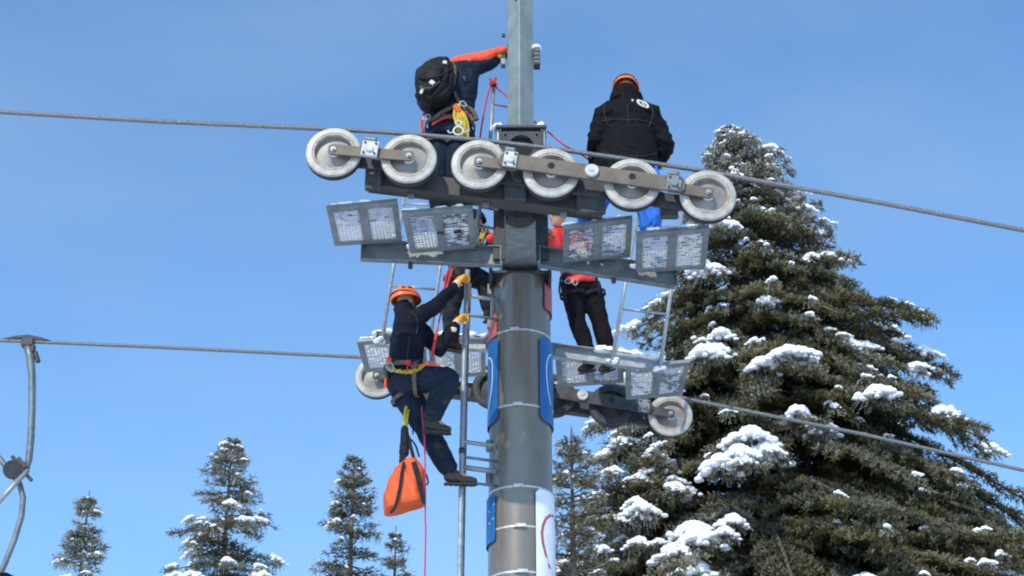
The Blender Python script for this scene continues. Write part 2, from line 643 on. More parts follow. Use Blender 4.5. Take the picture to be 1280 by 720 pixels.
# ---------------------------------------------------------------- bands and buckles around the pole
def pole_point(ang, z, off=0.0):
    """ang 0 faces the viewer, + turns to the right"""
    r = pole_r(z) + off
    return V((POLE_X + math.sin(ang) * r, D_POLE - math.cos(ang) * r, z))


def z_at(py, d=None):
    return P(650, py, d or (D_POLE - .32)).z


def pole_strap(py, buck_ang):
    zc = z_at(py)
    mb = MB()
    r = pole_r(zc)
    mb.lathe((POLE_X, D_POLE, zc), (0, 0, 1), [(r + .0005, -.011), (r + .005, -.010), (r + .005, .010), (r + .0005, .011)], 96)
    o = mb.build("strap_band", M['bolt'], tower, smooth=False, auto=40)
    mb = MB()
    for da, wd in ((0, .075), (.13, .03)):
        c = pole_point(buck_ang + da, zc, .018)
        n = (c - V((POLE_X, D_POLE, zc))).normalized()
        rot = Matrix.Rotation(math.atan2(n.y, n.x), 3, 'Z')
        mb.box(c, .026, wd, .034, rot)
    c = pole_point(buck_ang - .05, zc, .02)
    c2 = pole_point(buck_ang - .22, zc - .012, .014)
    mb.tube([c, c2], .010, 8)
    mb.build("buckle", M['bolt'], o, bevel=.004)


for py, a in ((411, -.22), (505, -.12), (607, -.10), (657, -.02), (714, .02)):
    pole_strap(py, a)

# small ladder lugs welded to the pole's side
for py in (547, 586, 350, 392):
    zc = z_at(py)
    q = pole_point(R(-72), zc, .02)
    MB().box(q, .05, .05, .12).build("ladder_lug", M['galv'], tower, bevel=.006)

# ---------------------------------------------------------------- signs strapped round the pole
def wrap_sign(name, a0, a1, y_top, y_bot, mat, label, cham=.05, off=.016, group=None):
    zt, zb = z_at(y_top), z_at(y_bot)
    n = 28
    th = .004
    vs, fs = [], []
    width = (a1 - a0) * .33
    for k in range(n + 1):
        a = a0 + (a1 - a0) * k / n
        edge = min(k / n, 1 - k / n) * width
        c = max(0.0, cham - edge)
        for zz in (zb + c, zt - c):
            for o_ in (off, off + th):
                vs.append(pole_point(a, zz, o_))
    for k in range(n):
        b = k * 4; c = b + 4
        fs += [(b + 1, b + 3, c + 3, c + 1), (b, c, c + 2, b + 2), (b, b + 1, c + 1, c), (b + 2, c + 2, c + 3, b + 3)]
    fs += [(0, 2, 3, 1), (n * 4, n * 4 + 1, n * 4 + 3, n * 4 + 2)]
    base = pole_point((a0 + a1) / 2, zb, off)
    root = thing(name, base, label, "sign", group)
    MB().add(vs, fs).build("sign_panel", mat, root, auto=30)
    return root, zt, zb


def wrap_line(root, pts, w, mat, name="sign_mark", off=.0215, wf=None):
    """flat ribbon through (angle, z) points on the sign face"""
    vs, fs = [], []
    P3 = [(a * .33, z) for a, z in pts]
    for i, (s, z) in enumerate(P3):
        a = V(P3[max(0, i - 1)]); b = V(P3[min(len(P3) - 1, i + 1)])
        t = (b - a).normalized()
        nn = V((-t.y, t.x))
        ww = w * (wf(i / (len(P3) - 1)) if wf else 1)
        for q in (-1, 1):
            vs.append(pole_point((s + nn.x * q * ww / 2) / .33, z + nn.y * q * ww / 2, off))
        for q in (-1, 1):
            vs.append(pole_point((s + nn.x * q * ww / 2) / .33, z + nn.y * q * ww / 2, off - .0012))
    for i in range(len(P3) - 1):
        b = i * 4; c = b + 4
        fs += [(b, b + 1, c + 1, c), (b + 2, c + 2, c + 3, b + 3), (b, c, c + 2, b + 2), (b + 1, b + 3, c + 3, c + 1)]
    return MB().add(vs, fs).build(name, mat, root)


def arc_pts(ca, cz, ra, rz, t0, t1, n=30):
    return [(ca + ra * math.cos(t0 + (t1 - t0) * i / n), cz + rz * math.sin(t0 + (t1 - t0) * i / n)) for i in range(n + 1)]


s1, zt, zb = wrap_sign("sign", R(-128), R(-43), 416, 522, M['blue'], "tall blue curved sign strapped to left side of the round pole beside the ladder")
H = zt - zb
wrap_line(s1, arc_pts(R(-80), zb + H * .66, R(22), H * .16, math.pi / 2, 0, 14) + [(R(-58.5), zb + H * .5), (R(-62), zb + H * .38), (R(-70), zb + H * .26), (R(-80), zb + H * .16), (R(-92), zb + H * .1)], .014, M['sign_line'])
s2, zt, zb = wrap_sign("sign", R(36), R(125), 416, 522, M['blue'], "tall blue curved sign strapped to right side of the pole by the red jacketed person")
wrap_line(s2, arc_pts(R(72), zb + H * .60, R(20), H * .24, math.pi / 2, math.pi, 14) + [(R(53), zb + H * .5), (R(56), zb + H * .38), (R(64), zb + H * .26), (R(76), zb + H * .16)], .014, M['sign_line'])
wrap_line(s2, [(R(66), zb + H * .58), (R(80), zb + H * .56)], .010, M['sign_line'])
s3, zt, zb = wrap_sign("sign", R(-120), R(-47), 386, 414, M['sign_red'], "small faded red plate above the left tall blue sign", cham=.01)
s4, zt, zb = wrap_sign("sign", R(50), R(110), 346, 379, M['sign_red'], "small faded red plate at top right of pole under the grating", cham=.01)
s5, zt, zb = wrap_sign("sign", R(-125), R(-48), 613, 672, M['blue'], "short blue plate low on left side of the pole beside the ladder", cham=.02)
H5 = zt - zb
wrap_line(s5, [(R(-66), zb + H5 * .42), (R(-52), zb + H5 * .50)], .012, M['sign_line'])
wrap_line(s5, [(R(-68), zb + H5 * .68), (R(-50), zb + H5 * .80)], .012, M['sign_line'])
s6, zt, zb = wrap_sign("sign", R(26), R(118), 609, 745, M['sign_white'], "white curved plate with red heart outline low on right side of pole", cham=.04)
H6 = zt - zb
heart = [(R(88), zb + H6 * .70), (R(80), zb + H6 * .775), (R(70), zb + H6 * .80), (R(58), zb + H6 * .785), (R(47), zb + H6 * .74), (R(40), zb + H6 * .67), (R(37), zb + H6 * .59), (R(39), zb + H6 * .50), (R(45), zb + H6 * .40), (R(54), zb + H6 * .30), (R(66), zb + H6 * .20), (R(80), zb + H6 * .12)]
wrap_line(s6, heart, .032, M['sign_red'])
heart2 = [(R(88), zb + H6 * .70), (R(96), zb + H6 * .775), (R(106), zb + H6 * .79), (R(114), zb + H6 * .74), (R(116), zb + H6 * .6), (R(108), zb + H6 * .4), (R(94), zb + H6 * .22), (R(80), zb + H6 * .12)]
wrap_line(s6, heart2, .032, M['sign_red'])

# ---------------------------------------------------------------- lifting mast
mx, my = POLE_X - .005, 15.12
mz0 = ac + AH / 2 + .045
mast = thing("lifting_mast", (mx, my, mz0), "pale grey galvanised steel post rising from the cross arm end", "post")
mb = MB()
hw = .127
poly = [V((mx - hw, my, mz0)), V((mx - hw * .06, my - hw * .9, mz0)), V((mx + hw, my - .01, mz0)), V((mx + hw * .06, my + hw * .9, mz0))]
mb.prism([p + V((0, 0, .02)) for p in poly], V((0, 0, 3.4)))
mb.build("mast_post", M['mast'], mast, bevel=.010)
mb = MB().box((mx, my, mz0 + .008), .30, .30, .016)
mb.build("foot_plate", M['galv_dark'], mast, bevel=.003)
blk = P(671, 73, my)
mb = MB().box(blk, .062, .10, .20)
mb.box(blk + V((-.035, 0, .04)), .03, .05, .03)
mb.build("junction_box", M['galv_dark'], mast, bevel=.006)
for i in range(4):
    MB().box(blk + V((.001, -.052, -.07 + i * .045)), .05, .006, .012).build("box_rib", M['galv'], mast)
b2 = P(629, 79, my)
MB().box(b2, .045, .08, .07).build("clip_block", M['galv'], mast, bevel=.006)
for (bx, by, r_) in ((629.5, 43, .018), (647, -3, .03)):
    q = P(bx, by, my - .1)
    MB().cyl(q, q + V((0, .03, 0)), r_, 10).build("bolt", M['galv_dark'], mast)
bl = Blobs()
bl.add(blk + V((0, 0, .11)), (.045, .06, .04), 2, .25, 15)
bl.build("snow_cap", M['snow'], mast)

# ================================================================ sheave trains
def make_wheel_parts(outer):
    """wheel meshes round the origin, axis along y; the outer (detailed) face looks to -y. returns list of (name, mesh, material, subname)"""
    w = .058
    m1 = MB()
    prof = [(.186, -w * .5), (.192, -w * .9), (.198, -w), (.244, -w * .94), (.254, -w * .74), (.254, -w * .56), (.225, -w * .48), (.186, -w * .4)]
    m1.lathe((0, 0, 0), (0, -1, 0), [(r_, -o) for r_, o in prof], 64)
    prof = [(.164, .012), (.172, w * .75), (.190, w * .9), (.232, w), (.240, w * .94), (.240, w * .80), (.225, w * .76), (.160, .004)]
    m1.lathe((0, 0, 0), (0, -1, 0), [(r_, -o) for r_, o in prof], 64)
    m2 = MB().lathe((0, 0, 0), (0, 1, 0), [(.18, -w * .55), (.249, -w * .55), (.252, -w * .35), (.243, w * .1), (.252, w * .6), (.248, w * .79), (.20, w * .79)], 64)
    m3 = MB().lathe((0, 0, 0), (0, 1, 0), [(.168, -w * .1), (.170, -w * .78), (.176, -w * .98), (.187, -w * .99), (.193, -w * .90), (.187, -w * .5), (.180, -w * .1)], 64)
    m4 = MB().lathe((0, 0, 0), (0, 1, 0), [(.045, -.030), (.10, -.012), (.176, -.008), (.176, .008), (.10, .012), (.045, .030)], 64)
    m5 = MB().lathe((0, 0, 0), (0, 1, 0), [(.0, -.050), (.040, -.050), (.050, -.040), (.050, .040), (.040, .050), (.0, .050)], 32, closed=False)
    out = []
    for nm, mb_, mt in (("flange", m1, 'rim'), ("rubber_liner", m2, 'rubber'), ("retaining_ring", m3, 'groove'), ("disc", m4, 'disc'), ("hub", m5, 'bolt')):
        me = mb_.mesh(nm)
        me.materials.append(M[mt])
        me.shade_smooth()
        bm = bmesh.new(); bm.from_mesh(me)
        for e in bm.edges:
            if len(e.link_faces) == 2 and e.calc_face_angle(0) > R(38): e.smooth = False
        bm.to_mesh(me); bm.free()
        out.append((nm, me))
    return out


WHEEL = make_wheel_parts(True)


DARK = {}


def put_wheel(root, c, tilt, dark=False):
    base = origin_of(root)
    W = WHEEL
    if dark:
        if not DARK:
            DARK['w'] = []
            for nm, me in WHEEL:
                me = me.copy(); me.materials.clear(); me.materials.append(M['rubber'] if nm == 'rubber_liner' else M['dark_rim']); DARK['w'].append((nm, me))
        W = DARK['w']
    w = bpy.data.objects.new("sheave_wheel", W[0][1])
    COL.objects.link(w)
    w.parent = root
    w.location = c - base
    w.rotation_euler = (0, tilt, 0)
    for nm, me in W[1:]:
        q = bpy.data.objects.new(nm, me)
        COL.objects.link(q)
        q.parent = w
    return w


def link_plate(p0, p1, h, t, ends=.045):
    """flat bar in the x-z plane between two pins, rounded ends, thickness t along y; returns MB"""
    a = (p1 - p0).normalized()
    u = V((0, 1, 0)).cross(a)
    if u.z < 0: u = -u
    poly = []
    for (c, s) in ((p0, -1), (p1, 1)):
        e = c + a * s * ends
        k = h * .22
        if s < 0:
            poly += [e + u * (h / 2) + a * k, e + u * (h / 2 - k), e - u * (h / 2 - k), e - u * (h / 2) + a * k]
        else:
            poly += [e - u * (h / 2) - a * k, e - u * (h / 2 - k), e + u * (h / 2 - k), e + u * (h / 2) - a * k]
    poly = [p + V((0, -t / 2, 0)) for p in poly]
    return MB().prism(poly, V((0, t, 0)))


def sheave_train(label, centres, d, side, dark=(), lk='link'):
    """side -1: detailed links face the viewer"""
    cs = [P(x, y, d - .045) + V((0, .045, 0)) for x, y in centres]
    mid = (cs[2] + cs[3]) / 2
    root = thing("sheave_assembly", V((POLE_X, d, mid.z)), label, "sheave train", "sheave trains under the haul ropes")
    for i, c in enumerate(cs):
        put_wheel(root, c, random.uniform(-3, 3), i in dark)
    yo = side * .085
    o_ = V((0, yo, 0))
    up = V((0, 0, 1))

    def pins(lst, r=.015, l=.022, mat='galv_light', name="axle_bolt"):
        for c in lst:
            mb = MB()
            mb.cyl(c + V((0, side * .10, 0)), c + V((0, side * (.10 + l), 0)), r, 6)
            mb.cyl(c + V((0, side * .0965, 0)), c + V((0, side * (.10 + l * .25), 0)), r * 1.7, 20)
            mb.build(name, M[mat], root, auto=35)

    # short links 1-2, 3-main, main-6 and the long beam over 4, 5
    h = .105
    link_plate(cs[0] + o_, cs[1] + o_, h, .022).build("short_link", M[lk], root, bevel=.004)
    b34 = cs[2].lerp(cs[3], .48)
    b56 = cs[4].lerp(cs[5], .52)
    link_plate(cs[2] + o_, b34 + o_, h, .022).build("short_link", M[lk], root, bevel=.004)
    link_plate(b56 + o_, cs[5] + o_, h, .022).build("short_link", M[lk], root, bevel=.004)
    # long beam with its two round holes
    lb0, lb1 = cs[2].lerp(cs[3], .36), cs[4].lerp(cs[5], .62)
    lb0 = lb0 + V((0, 0, .035)); lb1 = lb1 + V((0, 0, .02))
    o2 = V((0, side * .105, 0))
    o = link_plate(lb0 + o2, lb1 + o2, .150, .026, .05).build("long_link", M[lk], root, bevel=.005)
    for c in (cs[3], cs[4]):
        q = c + V((0, side * .119, .028))
        MB().cyl(q, q + V((0, side * .001, 0)), .032, 20).build("pin_hole", M['dark_hole'], o)
    pins([cs[0], cs[1], cs[2], cs[5]])
    pm = cs[3].lerp(cs[4], .5) + V((0, side * .112, .025))
    mb = MB().cyl(pm, pm + V((0, side * .035, 0)), .062, 28)
    mb.cyl(pm, pm + V((0, side * .046, 0)), .018, 6)
    mb.build("main_pin", M['white_metal'], root, bevel=.005)
    # white bolted pivot brackets with caps
    for (c, wd, mt) in ((cs[0].lerp(cs[1], .49) + V((0, 0, .02)), .15, 'white_metal'), (b34 + V((-.03, 0, .045)), .12, 'white_metal'), (b56 + V((.02, 0, .02)), .13, 'galv')):
        rot = Matrix.Rotation(R(8), 3, 'Y')
        mb = MB().box(c + V((0, side * .118, 0)), wd, .04, .155, rot)
        mb.cyl(c + V((0, side * .13, -.01)), c + V((0, side * .155, -.01)), .034, 20)
        br = mb.build("pivot_bracket", M[mt], root, bevel=.006)
        for bx in (-1, 1):
            for bz in (-1, 1):
                q = c + rot @ V((bx * wd * .33, side * .138, bz * .052))
                MB().cyl(q, q + V((0, side * .012, 0)), .012, 6).build("bracket_bolt", M['galv_dark'], br)
        mb = MB().box(c + V((0, side * .09, .105)), wd * .8, .09, .05, rot)
        mb.build("bracket_cap", M['galv'], br, bevel=.016)
    # hidden side: dark links and beams behind the wheels
    mo = V((0, -side * .09, 0))
    mb = link_plate(cs[0] + mo, cs[1] + mo, h + .03, .022)
    mb.build("rear_link", M['galv_dark'], root, bevel=.004)
    mb = link_plate(cs[2] + mo + V((0, 0, -.01)), cs[5] + mo + V((-.2, 0, -.01)), h + .05, .03)
    mb.build("rear_link", M['galv_dark'], root, bevel=.004)
    # dark hanger blocks that tie the train to its carrier beam
    for c, w_, h_ in ((cs[0].lerp(cs[1], .52), .15, .34), (cs[3].lerp(cs[4], .5), .26, .36), (cs[4].lerp(cs[5], .5), .16, .22), (cs[2].lerp(cs[3], .5), .2, .3)):
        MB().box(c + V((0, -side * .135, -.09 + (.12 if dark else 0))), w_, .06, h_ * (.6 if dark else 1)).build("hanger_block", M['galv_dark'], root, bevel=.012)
    # carrier beam
    up_ = .17 if dark else 0.0
    a = cs[0].lerp(cs[1], .45) + V((0, -side * .27, -.085 + up_))
    b = cs[3].lerp(cs[4], .66) + V((0, -side * .27, -.125 + up_))
    mb = MB()
    mb.channel(a, b, .16, .175, .016)
    ob = mb.build("carrier_beam", M['beam_brown'], root, bevel=.003)
    for f in (.18, .5, .83):
        q = a.lerp(b, f)
        MB().box(q + V((0, 0, -.11)), .06, .05, .04).build("beam_clip", M['galv'], ob, bevel=.004)
    # trodden snow on the beam's top flange
    bl = Blobs()
    for i in range(46):
        f = (i + random.random()) / 46
        if noise.noise(V((f * 9, d, 0))) < -.05: continue
        bl.add(a.lerp(b, f) + V((0, random.uniform(-.05, .05), .097)), (random.uniform(.03, .06), .035, random.uniform(.010, .022)), 1, .3, 20)
    bl.build("snow_strip", M['snow'], ob)
    # cross pin tube tying both carrier beams to the arm
    mb = MB().cyl(V((POLE_X - .02, d - side * .05, mid.z - .02)), V((POLE_X - .02, d - side * .75, mid.z + .08)), .07, 20)
    mb.build("pivot_tube", M['galv_dark'], root, auto=40)
    return root, cs


near_c = [(417, 190), (511, 198), (599, 205), (689, 215.5), (790, 229), (885, 244)]
far_c = [(471, 471), (545, 477), (618, 484), (692, 494), (764, 506), (838, 519)]
tr_near, CS_N = sheave_train("nearer train of six pale rimmed sheave wheels with brown links, below the two upper workers", near_c, D_NEAR, -1)
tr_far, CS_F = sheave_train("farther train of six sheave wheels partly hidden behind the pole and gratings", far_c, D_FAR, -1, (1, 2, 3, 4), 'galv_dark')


# ================================================================ haul ropes
def rope(label, pts, d, r=.022):
    P3 = [P(x, y, d) for x, y in pts]
    # carry on beyond the frame, straight
    a = (P3[0] - P3[1]).normalized(); b = (P3[-1] - P3[-2]).normalized()
    P3 = [P3[0] + a * 22] + P3 + [P3[-1] + b * 22]
    mid = P3[len(P3) // 2]
    o = MB().tube(P3, r, 12).build("haul_rope", M['rope_steel'], None, origin=mid, smooth=True)
    tag(o, label, "steel rope", "haul ropes of the chairlift")


rope("upper grey steel rope running over the nearer wheels", [(0, 140), (200, 152), (400, 161), (460, 164), (511, 167.5), (599, 175), (689, 185.5), (790, 200), (885, 214.5), (925, 222), (1100, 253.5), (1280, 288)], D_NEAR, .021)
rope("lower grey steel rope carrying the chair and crossing the far wheels", [(0, 425.5), (200, 434), (440, 446), (471, 447.5), (545, 453), (618, 459), (692, 469), (764, 481), (838, 494), (870, 501), (1080, 543), (1280, 588)], D_FAR, .021)


# ================================================================ catwalks
def bil(q, u, v):
    return (q[0] * (1 - u) + q[1] * u) * (1 - v) + (q[3] * (1 - u) + q[2] * u) * v


def quad_slab(mb, q, u0, u1, v0, v1, t0, t1, n):
    c = [bil(q, u, v) for u, v in ((u0, v0), (u1, v0), (u1, v1), (u0, v1))]
    mb.box8([p + n * t0 for p in c] + [p + n * t1 for p in c])


def catwalk_plate(root, corners, d0, d1, seed, snow=.7):
    """corners px: near-left, near-right, far-right, far-left, all of the underside"""
    q = [P(corners[0][0], corners[0][1], d0), P(corners[1][0], corners[1][1], d0), P(corners[2][0], corners[2][1], d1), P(corners[3][0], corners[3][1], d1)]
    n = (q[1] - q[0]).cross(q[3] - q[0]).normalized()
    if n.z < 0: n = -n
    T = .045
    mb = MB()
    fu, fv, cb = .085, .10, .065
    quad_slab(mb, q, 0, 1, 0, fv, 0, T, n)
    quad_slab(mb, q, 0, 1, 1 - fv, 1, 0, T, n)
    quad_slab(mb, q, 0, fu, fv, 1 - fv, 0, T, n)
    quad_slab(mb, q, 1 - fu, 1, fv, 1 - fv, 0, T, n)
    quad_slab(mb, q, .5 - cb, .5 + cb, fv, 1 - fv, -.006, T, n)
    pl = mb.build("step_plate", M['frame'], root, bevel=.006)
    # grating bars
    mb = MB()
    for (a, b) in ((fu, .5 - cb), (.5 + cb, 1 - fu)):
        nb = 13
        for i in range(nb):
            v = fv + (1 - 2 * fv) * (i + .5) / nb
            quad_slab(mb, q, a, b, v - .0042, v + .0042, .012, .026, n)
        for i in range(7):
            u = a + (b - a) * (i + .5) / 7
            quad_slab(mb, q, u - .003, u + .003, fv, 1 - fv, .014, .028, n)
    mb.build("grating", M['galv_light'], pl)
    # thin snow sheet lying on the grating, with gaps trodden and melted through
    rr = random.Random(seed)
    mb = MB()
    for (a, b) in ((fu, .5 - cb), (.5 + cb, 1 - fu)):
        nu, nv = 22, 30
        pts = []
        for j in range(nv + 1):
            for i in range(nu + 1):
                u = a + (b - a) * (i + rr.uniform(-.3, .3) * (0 < i < nu)) / nu
                v = fv + (1 - 2 * fv) * (j + rr.uniform(-.3, .3) * (0 < j < nv)) / nv
                pts.append(bil(q, u, v) + n * (.009 + rr.uniform(-.003, .003)))
        fs = []
        for j in range(nv):
            for i in range(nu):
                p = pts[j * (nu + 1) + i]
                w = V((p.x * 13, p.y * 34, p.z * 13 + seed * 3.1))
                k = noise.noise(w) + .5 * noise.noise(w * 2.1) + .5 * noise.noise(p * 4 + V((seed, 0, 0)))
                if k < .32 - snow: continue
                o_ = j * (nu + 1) + i
                fs.append((o_, o_ + 1, o_ + nu + 2, o_ + nu + 1))
        mb.add(pts, fs)
    sh = mb.build("snow_sheet", M['snow_thin'], pl)
    tag(sh, kind="stuff")
    bl = Blobs()
    for i in range(16):
        u = rr.random()
        p = bil(q, u, rr.choice([.03, .06, .93, .97])) + n * (T + .006)
        bl.add(p, (rr.uniform(.04, .09), .04, rr.uniform(.012, .028)), 1, .3, 20)
    bl.build("snow_rim", M['snow'], pl)
    return q, n


cw_near = thing("catwalk", P(649, 330, 15.8), "nearer grey catwalk of four framed grating plates above the pole top", "catwalk", "catwalks either side of the cross arm")
cw_far = thing("catwalk", P(655, 450, 18.4), "farther snowy grey catwalk behind the pole with tall ladder-like rails", "catwalk", "catwalks either side of the cross arm")
for i, c in enumerate([((408, 262), (497, 253), (503, 303), (418, 308)), ((502, 268), (591, 261), (595, 311), (513, 317)),
                       ((705, 286), (791, 274), (788, 322), (704, 329)), ((796, 294), (887, 286), (882, 337), (795, 341))]):
    catwalk_plate(cw_near, c, 15.02, 15.76, i + 1, (.62, .24, .22, .42)[i])
for i, c in enumerate([((446, 428), (532, 420), (534, 460), (456, 466)), ((535, 435), (607, 430), (607, 470), (541, 475)),
                       ((694, 447), (779, 441), (780, 479), (697, 485)), ((782, 461), (863, 453), (853, 495), (783, 500))]):
    catwalk_plate(cw_far, c, 18.46, 19.12, i + 11, .40)

# support channels
def cbeam(root, a, b, d, hh, w=.07, name="support_beam", mat='galv', lip=True):
    p0, p1 = P(a[0], a[1], d), P(b[0], b[1], d)
    mb = MB()
    mb.channel(p1, p0, w, hh, .010)
    o = mb.build(name, M[mat], root, bevel=.003)
    for p in (p0, p1):
        MB().box(p, .012, w + .004, hh + .004).build("beam_end", M[mat], o, bevel=.002)
    return p0, p1


cbeam(cw_near, (452, 313), (626, 321), 15.80, .21)
cbeam(cw_near, (675, 321), (846, 348), 15.80, .21)
for (x, y) in ((513, 333), (767, 351)):
    MB().cyl(P(x, y, 15.80) + V((0, 0, .04)), P(x, y, 15.80) + V((0, 0, -.02)), .025, 6).build("beam_bolt", M['galv_dark'], cw_near)
# brackets from arm to the channel ends
MB().beam(P(624, 325, 15.8), V((POLE_X - .2, 15.8, H_ARM + .02)), .04, .12, V((0, 0, 1))).build("beam_bracket", M['galv_dark'], cw_near, bevel=.004)
MB().beam(P(678, 325, 15.8), V((POLE_X + .2, 15.8, H_ARM + .02)), .04, .12, V((0, 0, 1))).build("beam_bracket", M['galv_dark'], cw_near, bevel=.004)
fl0, fl1 = cbeam(cw_far, (470, 424), (609, 430), 18.40, .165, .08, mat='galv_light')
fr0, fr1 = cbeam(cw_far, (692, 438.5), (828, 456.5), 18.40, .165, .08, mat='galv_light')
MB().beam(fl1, V((POLE_X - .25, 18.3, fl1.z)), .05, .15).build("beam_bracket", M['galv_dark'], cw_far)
MB().beam(fr0, V((POLE_X + .25, 18.3, fr0.z)), .05, .15).build("beam_bracket", M['galv_dark'], cw_far)
# snow along the far beams
bl = Blobs()
rr = random.Random(5)
for (p0, p1, n, hmul) in ((fl0, fl1, 34, 1.0), (fr0.lerp(fr1, .42), fr1, 26, 1.5)):
    for i in range(n):
        f = (i + rr.random()) / n
        p = p0.lerp(p1, f) + V((0, rr.uniform(-.01, .05), .085))
        bl.add(p, (rr.uniform(.05, .09), .055, rr.uniform(.025, .05) * hmul), 2, .25, 12)
bl.build("snow_ridge", M['snow'], cw_far)

# tall rails on the far catwalk, one pair each side
def railing(uprights, rungs, d, base_label=None):
    for (a, b) in uprights:
        MB().tube([P(a[0], a[1], d), P(b[0], b[1], d)], .021, 12).build("rail_post", M['galv_light'], cw_far, smooth=True)
        bl = Blobs()
        for _k in range(4): bl.add(P(a[0], a[1] - 1, d) + V((random.uniform(-.05, .05), random.uniform(-.03, .03), random.uniform(-.03, .03))), (.035, .035, .024), 2, .35, 18)
        bl.build("snow_lump", M['snow'], cw_far)
    for (a, b) in rungs:
        MB().tube([P(a[0], a[1], d), P(b[0], b[1], d)], .015, 10).build("rail_bar", M['galv_light'], cw_far, smooth=True)


railing([((477, 428), (507, 236)), ((537, 430), (563, 240))], [((489, 357), (548, 362)), ((504, 254), (560, 258)), ((479, 416), (538, 419))], 18.34)
railing([((765, 452), (798, 262)), ((825, 460), (853, 262))], [((777, 386), (835, 393)), ((794, 281), (850, 284))], 18.34)

# ================================================================ ladders
def ladder(label, rail_pts, dx, rungs, d, group, r=.021, bracket=None):
    p = [P(x, y, d) for x, y in rail_pts]
    root = thing("ladder", p[0], label, "ladder", group)
    off = V((dx, .04, 0))
    MB().tube(p, r, 14).build("rail", M['galv_light'], root, smooth=True)
    MB().tube([q + off for q in p], r, 14).build("rail", M['galv_light'], root, smooth=True)
    for (zz, rr_) in rungs:
        # point on the rail at height zz
        for i in range(len(p) - 1):
            a, b = p[i], p[i + 1]
            if (a.z - zz) * (b.z - zz) <= 0 and abs(a.z - b.z) > 1e-6:
                c = a.lerp(b, (zz - a.z) / (b.z - a.z))
                MB().tube([c, c + off], rr_, 10).build("rung", M['galv_light'], root, smooth=True)
                break
    return root


DL = 16.95
zr = P(577, 602, DL).z
low = P(574, 740, DL).z
gl = P(576, 700, DL); 
foot = V((P(575, 700, DL).x, DL, ground_z(gl.x, DL) + .02))
pts = [(574.5, 720), (577.5, 560), (580.5, 430), (584.5, 338)]
p = [foot] + [P(x, y, DL) for x, y in pts]
lad = thing("ladder", foot, "long fixed steel ladder up the left side of the pole with the climbing man", "ladder")
off = V((.012, .30, 0))
MB().tube(p, .026, 14).build("rail", M['galv_light'], lad, smooth=True)
MB().tube([q + off for q in p], .024, 14).build("rail", M['galv'], lad, smooth=True)
zz = zr - .285 * 40
while zz < p[-1].z - .05:
    if zz > foot.z + .1:
        for i in range(len(p) - 1):
            a, b = p[i], p[i + 1]
            if a.z <= zz < b.z:
                c = a.lerp(b, (zz - a.z) / (b.z - a.z))
                MB().tube([c, c + off], .0145, 10).build("rung", M['galv'], lad, smooth=True)
    zz += .285
# side pegs and brackets that tie it to the pole
for py, rr_, mt in ((552, .021, 'galv_light'), (571, .014, 'galv'), (584, .026, 'galv_light'), (602, .014, 'galv'), (369, .019, 'galv_light'), (393, .016, 'galv')):
    c = P(577.5 if py > 500 else 582, py, DL)
    MB().tube([c, c + V((.33, .12, 0))], rr_, 10).build("side_peg", M[mt], lad, smooth=True)
# joint sleeve
c = P(577.3, 564, DL)
MB().tube([c + V((0, 0, -.03)), c + V((0, 0, .03))], .030, 14).build("rail_sleeve", M['galv_dark'], lad, smooth=True)

d2 = 15.95
p2 = [P(592, 316, d2), P(600, 258, d2), P(613, 175, d2), P(617.5, 101, d2)]
lad2 = thing("ladder", p2[0], "narrow upper ladder left of the mast with a red rope knotted at its top", "ladder")
off2 = V((.24, .10, 0))
MB().tube(p2, .020, 12).build("rail", M['galv_light'], lad2, smooth=True)
MB().tube([q + off2 for q in p2], .020, 12).build("rail", M['galv_light'], lad2, smooth=True)
for f in np.arange(.06, 1.0, .135):
    s = f * 3; i = min(2, int(s))
    c = p2[i].lerp(p2[i + 1], s - i)
    MB().tube([c, c + off2], .012, 10).build("rung", M['galv'], lad2, smooth=True)


# ================================================================ lift chair at the left edge
DC = D_FAR
ch = thing("lift_chair", P(33, 428, DC), "grey tubular lift chair hanger clamped to the lower rope at the left edge", "chairlift chair")
g0, g1 = P(2, 425, DC), P(68, 428.5, DC)
mb = MB()
mb.tube([g0, P(18, 423, DC), P(35, 422, DC), P(50, 424.5, DC), g1], [.014, .03, .036, .03, .014], 12)
mb.build("rope_sleeve", M['galv_dark'], ch, smooth=True)
mb = MB()
mb.box(P(35, 429, DC), .14, .11, .10)
mb.box(P(40, 436, DC), .07, .09, .10)
mb.tube([P(44, 440, DC), P(48, 453, DC)], .03, 10)
mb.build("grip", M['galv_dark'], ch, bevel=.012)
mb = MB()
mb.tube([P(34, 430, DC), P(37.5, 445, DC), P(40, 470, DC), P(40, 510, DC), P(38.5, 550, DC), P(36, 575, DC), P(31, 592, DC)], [.050, .050, .043, .041, .041, .040, .036], 14)
mb.build("hanger_arm", M['galv'], ch, smooth=True)
mb = MB()
mb.cyl(P(16, 587, DC - .08), P(16, 587, DC + .08), .11, 20)
mb.box(P(26, 582, DC), .16, .12, .10, Matrix.Rotation(R(50), 3, 'Y'))
mb.tube([P(15, 570, DC - .04), P(28, 588, DC - .04), P(40, 601, DC - .04)], .022, 10)
mb.build("joint_block", M['galv_dark'], ch, bevel=.012)
mb = MB()
mb.tube([P(35, 588, DC - .05), P(16, 608, DC - .1), P(-4, 630, DC - .2)], .028, 12)
mb.build("damper_rod", M['galv_light'], ch, smooth=True)
bail = [P(-14, 560, DC), P(0, 574, DC), P(14, 592, DC), P(24, 604, DC), P(29, 622, DC), P(27, 645, DC), P(18, 675, DC), P(5, 707, DC), P(-8, 735, DC), P(-26, 775, DC)]
mb = MB()
mb.tube(bail, .034, 12)
mb.build("bail_tube", M['galv'], ch, smooth=True)
